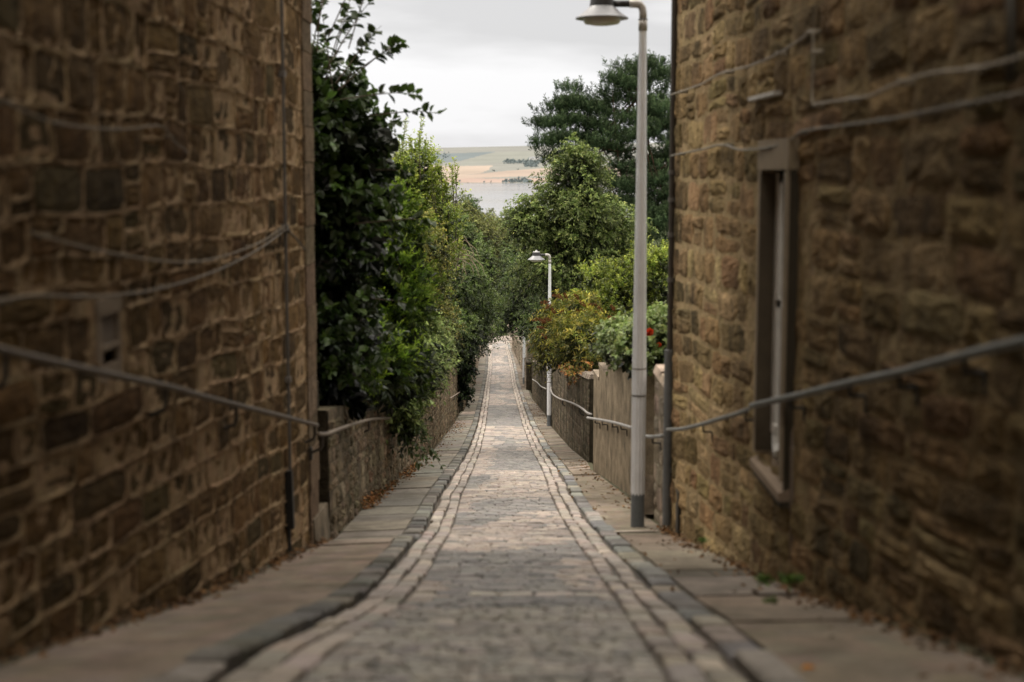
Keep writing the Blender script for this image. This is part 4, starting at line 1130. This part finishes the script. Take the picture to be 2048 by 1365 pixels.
# R2 cherry
tree('cherry_tree', 'tall loose crowned cherry tree in front of the pine', 'tree', None, (3.0, 57, Z(57) + .8), (2.9, 57, .4),
     [E(1085, 305, 1215, 430, 57, 1.4), E(1045, 370, 1250, 520, 57, 2.2), E(1030, 430, 1265, 620, 57.5, 2.6), E(1018, 400, 1090, 500, 57, 1.2), E(1130, 285, 1170, 340, 57, .6), E(1190, 420, 1290, 600, 58, 2)],
     470, 9, 15, .56, .12, .050, (.085, .135, .045), (.20, .25, .10), up=.55, droop=.55, seed=81, mat='leaf_dull', r0=.12, nl=40, lump=.19, core=.3, out=1.02)
# R3 dark tree over the lane
tree('beech_tree', 'dense dark green tree arching over the right of the lane end', 'tree', None, (3.2, 66, Z(66) + .8), (2.8, 66, -3.2),
     [E(1000, 500, 1130, 650, 64, 3), E(985, 580, 1090, 690, 66, 3), E(1060, 480, 1200, 620, 63, 2.6), E(1040, 600, 1130, 710, 60, 2.5), E(1120, 560, 1230, 700, 62, 3), E(1000, 480, 1060, 600, 70, 3), E(1070, 640, 1110, 735, 50, 1.5)],
     520, 9, 13, .36, .085, .045, (.048, .085, .03), (.12, .17, .065), up=.2, droop=.3, seed=82, r0=.16, nl=30, lump=.2, core=.5)
# R4 laurel
tree('laurel_bush', 'bright yellow green laurel behind the right hand walls', 'bush', None, (2.9, 33, Z(33) + .8), (2.8, 33, Z(33) + 3.4),
     [E(1130, 560, 1260, 720, 32, 1.2), E(1190, 520, 1310, 680, 32, 1.3), E(1240, 490, 1400, 660, 32, 1.3), E(1150, 530, 1240, 640, 33, 1.0), E(1210, 620, 1420, 760, 31, 1.3), E(1280, 505, 1345, 600, 31, .8)],
     330, 9, 16, .20, .060, .026, (.085, .135, .026), (.24, .29, .055), up=.8, droop=0, seed=83, mat='leaf', r0=.08, nl=30, lump=.24, core=.35, spread=.8)
# R5 browned buddleia with spikes
BD = 30.0
bt_ = tree('buddleia_bush', 'yellowing bush with brown dead flower spikes above the dark rubble wall', 'bush', None, (1.75, BD, Z(BD) + .8), (1.7, BD, Z(BD) + 2.6),
     [E(1100, 600, 1200, 720, BD, 1.0), E(1075, 660, 1150, 745, BD + 1, .9), E(1140, 640, 1235, 745, BD - 1.5, 1.0), E(1110, 640, 1220, 750, BD - 2, 1.2), E(1085, 625, 1140, 690, BD, .7)],
     190, 8, 15, .30, .10, .022, (.075, .105, .024), (.26, .235, .045), var=.45, up=.5, droop=.4, seed=84, mat='leaf_dull', r0=.05, nl=40, lump=.26, core=.4)
def spikes(parent, lst, d, seed):
    rs = np.random.default_rng(seed)
    for (u, v, du, dv) in lst:
        p = at_d(u, v, d + rs.uniform(-.5, .5)); p2 = p + Vector((du, rs.uniform(-.05, .05), dv)) * .01
        n = 90; t = rs.uniform(0, 1, n)
        A = np.array(p); Dv = np.array(p2 - p)
        ln = np.linalg.norm(Dv)
        rad = .026 * np.sin(np.clip(t * .85 + .12, 0, 1) * pi) + .004
        rd = norm(rs.normal(size=(n, 3)))
        arc = -.12 * ln * (t ** 2)
        P_ = A + Dv * t[:, None] + rd * rad[:, None] * .6; P_[:, 2] += arc
        C = np.array((.15, .06, .022)) * rs.uniform(.6, 1.5, (n, 1))
        me = leaf_mesh('flower_spike', P_, rd, norm(rs.normal(size=(n, 3))), np.full(n, .03), np.full(n, .018), C, M['litter'])
        link('flower_spike', me, parent)
SP = [(1066, 640, 16, 3), (1078, 642, 14, -2), (1088, 640, 14, 2), (1082, 606, 16, 3), (1106, 590, 12, -4), (1116, 590, 10, -8), (1128, 588, 6, -10), (1150, 590, 8, -8), (1160, 604, 12, -8), (1176, 610, 16, 2), (1182, 620, 16, -10), (1196, 614, 8, -8),
      (1216, 634, 14, -4), (1104, 618, 6, -8), (1122, 626, 8, 4), (1126, 642, 12, -6), (1132, 650, 12, -8), (1142, 646, 14, -2), (1170, 648, 3, -14), (1160, 666, 10, 0), (1136, 680, -3, -12), (1176, 680, 14, -10), (1180, 698, 6, -14), (1210, 690, 10, -4), (1100, 610, -8, -6), (1075, 655, 12, 0), (1085, 668, 8, -8), (1222, 612, 8, -8), (1200, 660, 10, -3), (1150, 620, 10, -6)]
spikes(bt_, SP, BD - 1.2, 5)
tree('bramble', 'red and orange tinted weeds growing on the coping of the dark rubble wall', 'plant', None, (1.3, 27, at_d(1150, 748, 27).z), (1.3, 27, at_d(1150, 735, 27).z),
     [E(1130, 732, 1185, 754, 26.5, 1.2)], 12, 5, 10, .09, .05, .03, (.12, .13, .03), (.34, .12, .06), var=.4, droop=.5, seed=85, mat='leaf_dull', r0=.012, nl=10, core=0, trunk='stem', crown='foliage')
# R6 rose bush
rose = tree('rose_bush', 'leafy rose bush with an orange bloom above the stepped wall', 'bush', None, (1.75, 18, Z(18) + .9), (1.75, 18, Z(18) + 2.0),
     [E(1215, 650, 1290, 725, 18.4, .7), E(1240, 670, 1330, 732, 16.8, .8), E(1285, 640, 1360, 735, 17, .8), E(1212, 660, 1250, 712, 20, .7)],
     150, 8, 12, .16, .06, .042, (.10, .155, .06), (.21, .28, .13), up=.4, droop=.2, seed=86, r0=.03, nl=20, lump=.3, core=.4)
def bloom(u, v, d, r):
    rs = np.random.default_rng(int(u)); p = np.array(at_d(u, v, d)); n = 60
    D = norm(rs.normal(size=(n, 3)) + np.array([0, -.4, .4])); t = rs.uniform(.2, .8, n)
    me = leaf_mesh('rose_bloom', p + D * r * t[:, None] * .4, D, norm(rs.normal(size=(n, 3))), np.full(n, r), np.full(n, r), np.array((.72, .10, .03)) * rs.uniform(.7, 1.2, (n, 1)), M['litter'])
    link('rose_bloom', me, rose)
bloom(1299, 665, 16, .04); bloom(1294, 667, 16, .035); bloom(1318, 690, 16.3, .025)
# R1 pine
def pine():
    rs = np.random.default_rng(91); d0 = 72
    base = (6.2, d0, Z(d0) + .6)
    t = empty('pine_tree', base, 'large dark blue green pine rising on the right against the sky', 'tree')
    cl = [E(1105, 200, 1185, 290, d0, 1.6), E(1075, 235, 1150, 320, d0, 1.6), E(1200, 150, 1275, 250, d0, 1.8), E(1240, 125, 1345, 240, d0 + 1, 2), E(1145, 250, 1260, 370, d0, 2.4), E(1075, 285, 1140, 350, d0 - 1, 1.5), E(1230, 200, 1400, 380, d0, 3),
          E(1180, 320, 1400, 500, d0, 3), E(1095, 320, 1180, 400, d0, 1.6), E(1300, 250, 1460, 480, d0 + 2, 3), E(1250, 400, 1400, 560, d0 - 1, 2.6), E(1160, 210, 1230, 300, d0 + 1, 1.6)]
    vol = np.array([(c[3] * c[4] * c[5]) ** (2 / 3) for c in cl]); cnt = (vol / vol.sum() * 980).astype(int)
    B, Dr, Fv, Sub = [], [], [], []
    for c, k in zip(cl, cnt):
        d = norm(rs.normal(size=(k, 3))); d[:, 2] = np.where(d[:, 2] < -.35, -d[:, 2], d[:, 2])
        sc = np.array(c[:3]) + d * rs.uniform(.4, 1.0, (k, 1)) * np.array(c[3:6])
        ph = .25 * np.sin(sc[:, 0] * 1.3) + .3 * rs.normal(size=k) * .4
        sc[:, 2] = np.round((sc[:, 2] + ph) / .85) * .85 - ph + rs.normal(size=k) * .08 + .12 * np.abs(sc[:, 0] - 6)
        Sub.append(sc)
        dd = norm(rs.normal(size=(k, 10, 3)) * .4 + d[:, None] * .45 + np.array([0, 0, 1.0]))
        off = rs.normal(size=(k, 10, 3)) * np.array([.30, .30, .09])
        B.append((sc[:, None] + off).reshape(-1, 3)); Dr.append(dd.reshape(-1, 3)); Fv.append((rs.uniform(.5, 1.35, k)[:, None] * np.clip(.7 + .4 * dd[..., 2], .4, 1.2)).ravel())  # needle tone also follows shoot direction, as painted top light
    tips = [(1150, 200), (1163, 192), (1136, 208), (1147, 185), (1122, 225), (1205, 160), (1218, 150), (1238, 142), (1256, 150), (1228, 165), (1290, 122), (1302, 112), (1318, 128), (1330, 140), (1276, 135), (1088, 240), (1078, 256), (1100, 232), (1192, 205), (1182, 215), (1075, 300), (1072, 275), (1170, 215), (1243, 160)]
    for (u, v) in tips:
        for q in range(3):
            p = at_d(u + rs.uniform(-5, 5), v + 10 + q * 9, d0); B.append(np.array([[p.x, p.y, p.z]])); Dr.append(norm(np.array([[rs.uniform(-.15, .15), 0, 1.]]))); Fv.append(np.array([1.0]))
    B, Dr, Fv, Sub = map(np.concatenate, (B, Dr, Fv, Sub))
    P_ = shoots_to_leaves(B, Dr, rs.uniform(.3, .65, len(B)), 30, .15, .022, (.026, .050, .030), (.095, .145, .090), .3, 0, .55, Fv, rs)
    link('crown', leaf_mesh('crown', *P_, M['needle']), t)
    limbs(base, (6.2, d0, 4.6), Sub, .15, (.09, .06, .04), rs, 40, .3).build('trunk', M['bark'], t)
pine()
# far woodland as one mass each on the far shore
def far_clumps(name, label, rects, col, seed):
    rs = np.random.default_rng(seed); P_ = []; Ls = []
    for (u0, v0, u1, v1, n) in rects:
        for _ in range(n):
            u, v = rs.uniform(u0, u1), rs.uniform(v0, v1)
            x, D = hill_pt(u, min(v, 366.5)); P_.append((x, D, hill_z(D) + rs.uniform(0, 4)))
    P_ = np.array(P_); n = len(P_)
    D = norm(rs.normal(size=(n, 3))); C = np.array(col) * rs.uniform(.8, 1.2, (n, 1))
    o = link(name, leaf_mesh(name, P_, D, norm(rs.normal(size=(n, 3)) + np.array([0, -1, 0])), rs.uniform(5, 10, n), rs.uniform(5, 9, n), C, M['hill']))
    tag(o, label, 'trees', kind='stuff')
far_clumps('far_woodland', 'bluish belts of trees among the fields across the river', [(1008, 323, 1042, 328, 140), (1014, 321, 1028, 324, 50), (1042, 322, 1062, 326, 60), (1048, 326, 1075, 335, 260), (1058, 318, 1090, 326, 160), (1010, 363, 1064, 366, 170), (1030, 361, 1058, 363, 60), (985, 343, 991, 344, 6), (1033, 340, 1038, 341, 5), (860, 306, 900, 318, 60), (850, 366, 1010, 366.4, 16)], (.25, .32, .33), 3)  # tree colour paled with painted-in haze
for (u, v, w, lab) in ((1064, 318.5, 22, 'small white farmhouse on the far hillside, left one of the pair'), (1072, 319, 28, 'small white farmhouse on the far hillside, right one of the pair')):
    x, D = hill_pt(u, v + 2); zz = hill_z(D)
    t = empty('farmhouse', (x, D, zz), lab, 'house')
    a = MB(); a.box((-w / 2, -4, -4), (w / 2, 4, 9), (.75, .74, .72)); a.build('wall', M['plain'], t, local=True)
    a = MB(); a.add([(-w / 2, -4.5, 9), (w / 2, -4.5, 9), (w / 2, 4.5, 9), (-w / 2, 4.5, 9), (-w / 2, 0, 13), (w / 2, 0, 13)], [(0, 1, 5, 4), (2, 3, 4, 5), (1, 2, 5), (3, 0, 4)], (.25, .26, .28)); a.build('roof', M['roof'], t, local=True)

# ------------------------------------------------------------------ litter
def litter():
    rs = np.random.default_rng(77); P_ = []; C = []
    def strip(n, d0, d1, side, spread, cols, pile=0):
        for _ in range(n):
            d = rs.uniform(d0, d1); k = abs(rs.normal()) * spread
            x = (PL(d) + .03 + k) if side < 0 else (PR(d) - .03 - k)
            z = (pavz_l if side < 0 else pavz_r)(d, x) + .006 + pile * max(0, 1 - k / .12) * rs.uniform(0, 1)
            P_.append((x, d, z)); C.append(np.array(cols[rs.integers(len(cols))]) * rs.uniform(.6, 1.3))
    OR = [(.27, .12, .04), (.20, .085, .03), (.33, .18, .07), (.16, .08, .035), (.12, .07, .035), (.10, .08, .03)]
    BR = [(.16, .09, .045), (.11, .07, .04), (.22, .12, .05)]
    strip(260, 15.4, 16.8, -1, .06, OR, .12); strip(160, 16.8, 19, -1, .05, OR, .06); strip(330, 19.4, 23, -1, .09, OR, .08); strip(260, 23, 44, -1, .16, BR, .02); strip(160, 36, 42, -1, .22, OR, .02)
    strip(420, 4.4, 13, 1, .07, BR, .02); strip(420, 4.8, 12, -1, .05, BR, .02); strip(60, 4.4, 12, 1, .25, BR, 0); strip(160, 15, 24, 1, .16, BR, .01); strip(240, 40, 60, 1, .2, BR, .02); strip(30, 12.6, 13.2, 1, .06, OR, .03)
    for _ in range(260):      # in the gutters
        d = rs.uniform(8, 60); s = rs.choice([-.79, .79, .95]) + rs.normal() * .02
        P_.append((XS_(d, s), d, Z(d) + (.012 if abs(s) < .9 else KR + .01))); C.append(np.array(BR[rs.integers(3)]) * rs.uniform(.5, 1.2))
    P2 = np.array(P_); n = len(P2)
    o = link('fallen_leaves', leaf_mesh('fallen_leaves', P2, norm(rs.normal(size=(n, 3)) * np.array([1, 1, .35])), norm(np.array([0, 0, 1.]) + rs.normal(size=(n, 3)) * .5), rs.uniform(.025, .06, n), rs.uniform(.015, .04, n), np.array(C), M['litter']))
    tag(o, 'dry orange and brown leaves drifted along the wall feet', 'leaves', kind='stuff')
litter()
x, d, z = ground_hit(1617, 1341)
me = leaf_mesh('fallen_leaf', np.array([[x - .025, d, z + .005]]), norm(np.array([[1, .2, .1]])), np.array([[0, 0, 1.]]), np.array([.055]), np.array([.04]), np.array([[.55, .22, .03]]), M['litter'])
tag(link('fallen_leaf', me), 'single orange leaf lying on the near right pavement', 'leaf')
for (u, v, s, lab) in ((1405, 1083, .05, 'small green weed rooting at the right wall foot nearest the downpipe'), (1530, 1162, .07, 'green weed at the right wall foot below the slit window'), (1578, 1163, .08, 'largest green weed tuft at the right wall foot'), (1543, 1205, .04, 'tiny weed in a crack of the right pavement')):
    x, d, z = ground_hit(u, v, .12)
    rs = np.random.default_rng(int(u)); n = 40
    D = norm(rs.normal(size=(n, 3)) * np.array([1, 1, .5]) + np.array([0, 0, .6]))
    me = leaf_mesh('weed', np.array((x, d, z)) + rs.normal(size=(n, 3)) * np.array([.3, .3, .02]) * s, D, norm(rs.normal(size=(n, 3)) * .5 + np.array([0, 0, 1])), np.full(n, s * .7), np.full(n, s * .35), np.array((.10, .17, .03)) * rs.uniform(.6, 1.3, (n, 1)), M['leaf_dull'])
    tag(link('weed', me), lab, 'weed', 'weeds along the right wall')
# faded red spray paint on the left pavement and by the lamp
def spray(u, v, du, dv, lab):
    mb = MB(); n = 8; V0 = []
    for k in range(n + 1):
        t = k / n; x, d, z = ground_hit(u + du * t, v + dv * t, .1)
        V0.append((x, d))
    for k, (x, d) in enumerate(V0):
        w = .018 * (1 + .5 * sin(k * 2.3)); f = pavz_l if x < 0 else pavz_r
        mb.v += [(x, d - w, f(d - w, x) + .012), (x, d + w, f(d + w, x) + .012)]
    for k in range(n): mb.f.append([2 * k, 2 * k + 2, 2 * k + 3, 2 * k + 1]); mb.c.append((.36, .14, .10))
    tag(mb.build('paint_mark', M['slab']), lab, 'paint mark')
spray(738, 1100, 16, -16, 'faded red spray stroke on the left pavement nearer the kerb')
spray(703, 1122, 26, -14, 'faded red spray stroke on the left pavement nearer the wall')

# ------------------------------------------------------------------ light
w = bpy.data.worlds.new('World'); SC.world = w; w.use_nodes = True
nt = w.node_tree; N = nt.nodes; L = nt.links; bgd = N['Background']; bgd.inputs['Strength'].default_value = .108
SUN_EL, SUN_AZ = radians(52), radians(-55)     # azimuth from +Y towards +X
sky = N.new('ShaderNodeTexSky'); sky.sky_type = 'NISHITA'; sky.sun_disc = False
sky.sun_elevation = SUN_EL; sky.sun_rotation = SUN_AZ
tc = N.new('ShaderNodeTexCoord'); sp = N.new('ShaderNodeSeparateXYZ'); L.new(tc.outputs['Generated'], sp.inputs[0])
rp = N.new('ShaderNodeValToRGB'); L.new(sp.outputs['Z'], rp.inputs[0])
cr = rp.color_ramp; cr.elements[0].position = 0; cr.elements[0].color = (.87, .865, .88, 1)
cr.elements[1].position = 1; cr.elements[1].color = (3.9, 3.6, 3.2, 1)
for pos, c in ((.03, (.87, .865, .88, 1)), (.10, (.95, .935, .935, 1)), (.25, (1.0, .97, .95, 1)), (.45, (2.2, 2.04, 1.85, 1))):
    e = cr.elements.new(pos); e.color = c
mp = N.new('ShaderNodeMapping'); mp.inputs['Scale'].default_value = (1, 1, 4.5); L.new(tc.outputs['Generated'], mp.inputs[0])
ns = N.new('ShaderNodeTexNoise'); ns.inputs['Scale'].default_value = 3.1; ns.inputs['Detail'].default_value = 5; L.new(mp.outputs[0], ns.inputs['Vector'])
mr = N.new('ShaderNodeMapRange'); mr.inputs['From Min'].default_value = .44; mr.inputs['From Max'].default_value = .62; mr.inputs['To Min'].default_value = 1.04; mr.inputs['To Max'].default_value = .74
L.new(ns.outputs['Fac'], mr.inputs[0])
vm = N.new('ShaderNodeVectorMath'); vm.operation = 'MULTIPLY'; L.new(rp.outputs[0], vm.inputs[0]); L.new(mr.outputs[0], vm.inputs[1])
vs = N.new('ShaderNodeVectorMath'); vs.operation = 'SCALE'; vs.inputs['Scale'].default_value = 10; L.new(vm.outputs[0], vs.inputs[0])
mx = N.new('ShaderNodeMix'); mx.data_type = 'RGBA'; mx.inputs['Factor'].default_value = .93
L.new(sky.outputs[0], mx.inputs['A']); L.new(vs.outputs[0], mx.inputs['B']); L.new(mx.outputs['Result'], bgd.inputs['Color'])
sl = bpy.data.lights.new('Sun', 'SUN'); sl.energy = 1.3; sl.angle = radians(18); sl.color = (1, .92, .80)
so = bpy.data.objects.new('Sun', sl); COL.objects.link(so)
sd = Vector((sin(SUN_AZ) * cos(SUN_EL), cos(SUN_AZ) * cos(SUN_EL), sin(SUN_EL)))
so.rotation_euler = sd.to_track_quat('Z', 'Y').to_euler(); so.location = (0, 0, 30)

# ------------------------------------------------------------------ camera
cam = bpy.data.cameras.new('Camera'); co = bpy.data.objects.new('Camera', cam); COL.objects.link(co); SC.camera = co
cam.sensor_width = 36; cam.lens = FPX / 2048 * 36; cam.clip_start = .1; cam.clip_end = 20000
co.location = (0, 0, 0); co.rotation_euler = (pi / 2 - TH, 0, 0)
cam.dof.use_dof = True; cam.dof.focus_distance = 36; cam.dof.aperture_fstop = 1.4
SC.view_settings.view_transform = 'Standard'; SC.view_settings.look = 'None'; SC.view_settings.exposure = 0; SC.view_settings.gamma = 1
SC.cycles.use_denoising = True
SC.cycles.max_bounces = 7; SC.cycles.diffuse_bounces = 4; SC.cycles.transmission_bounces = 3
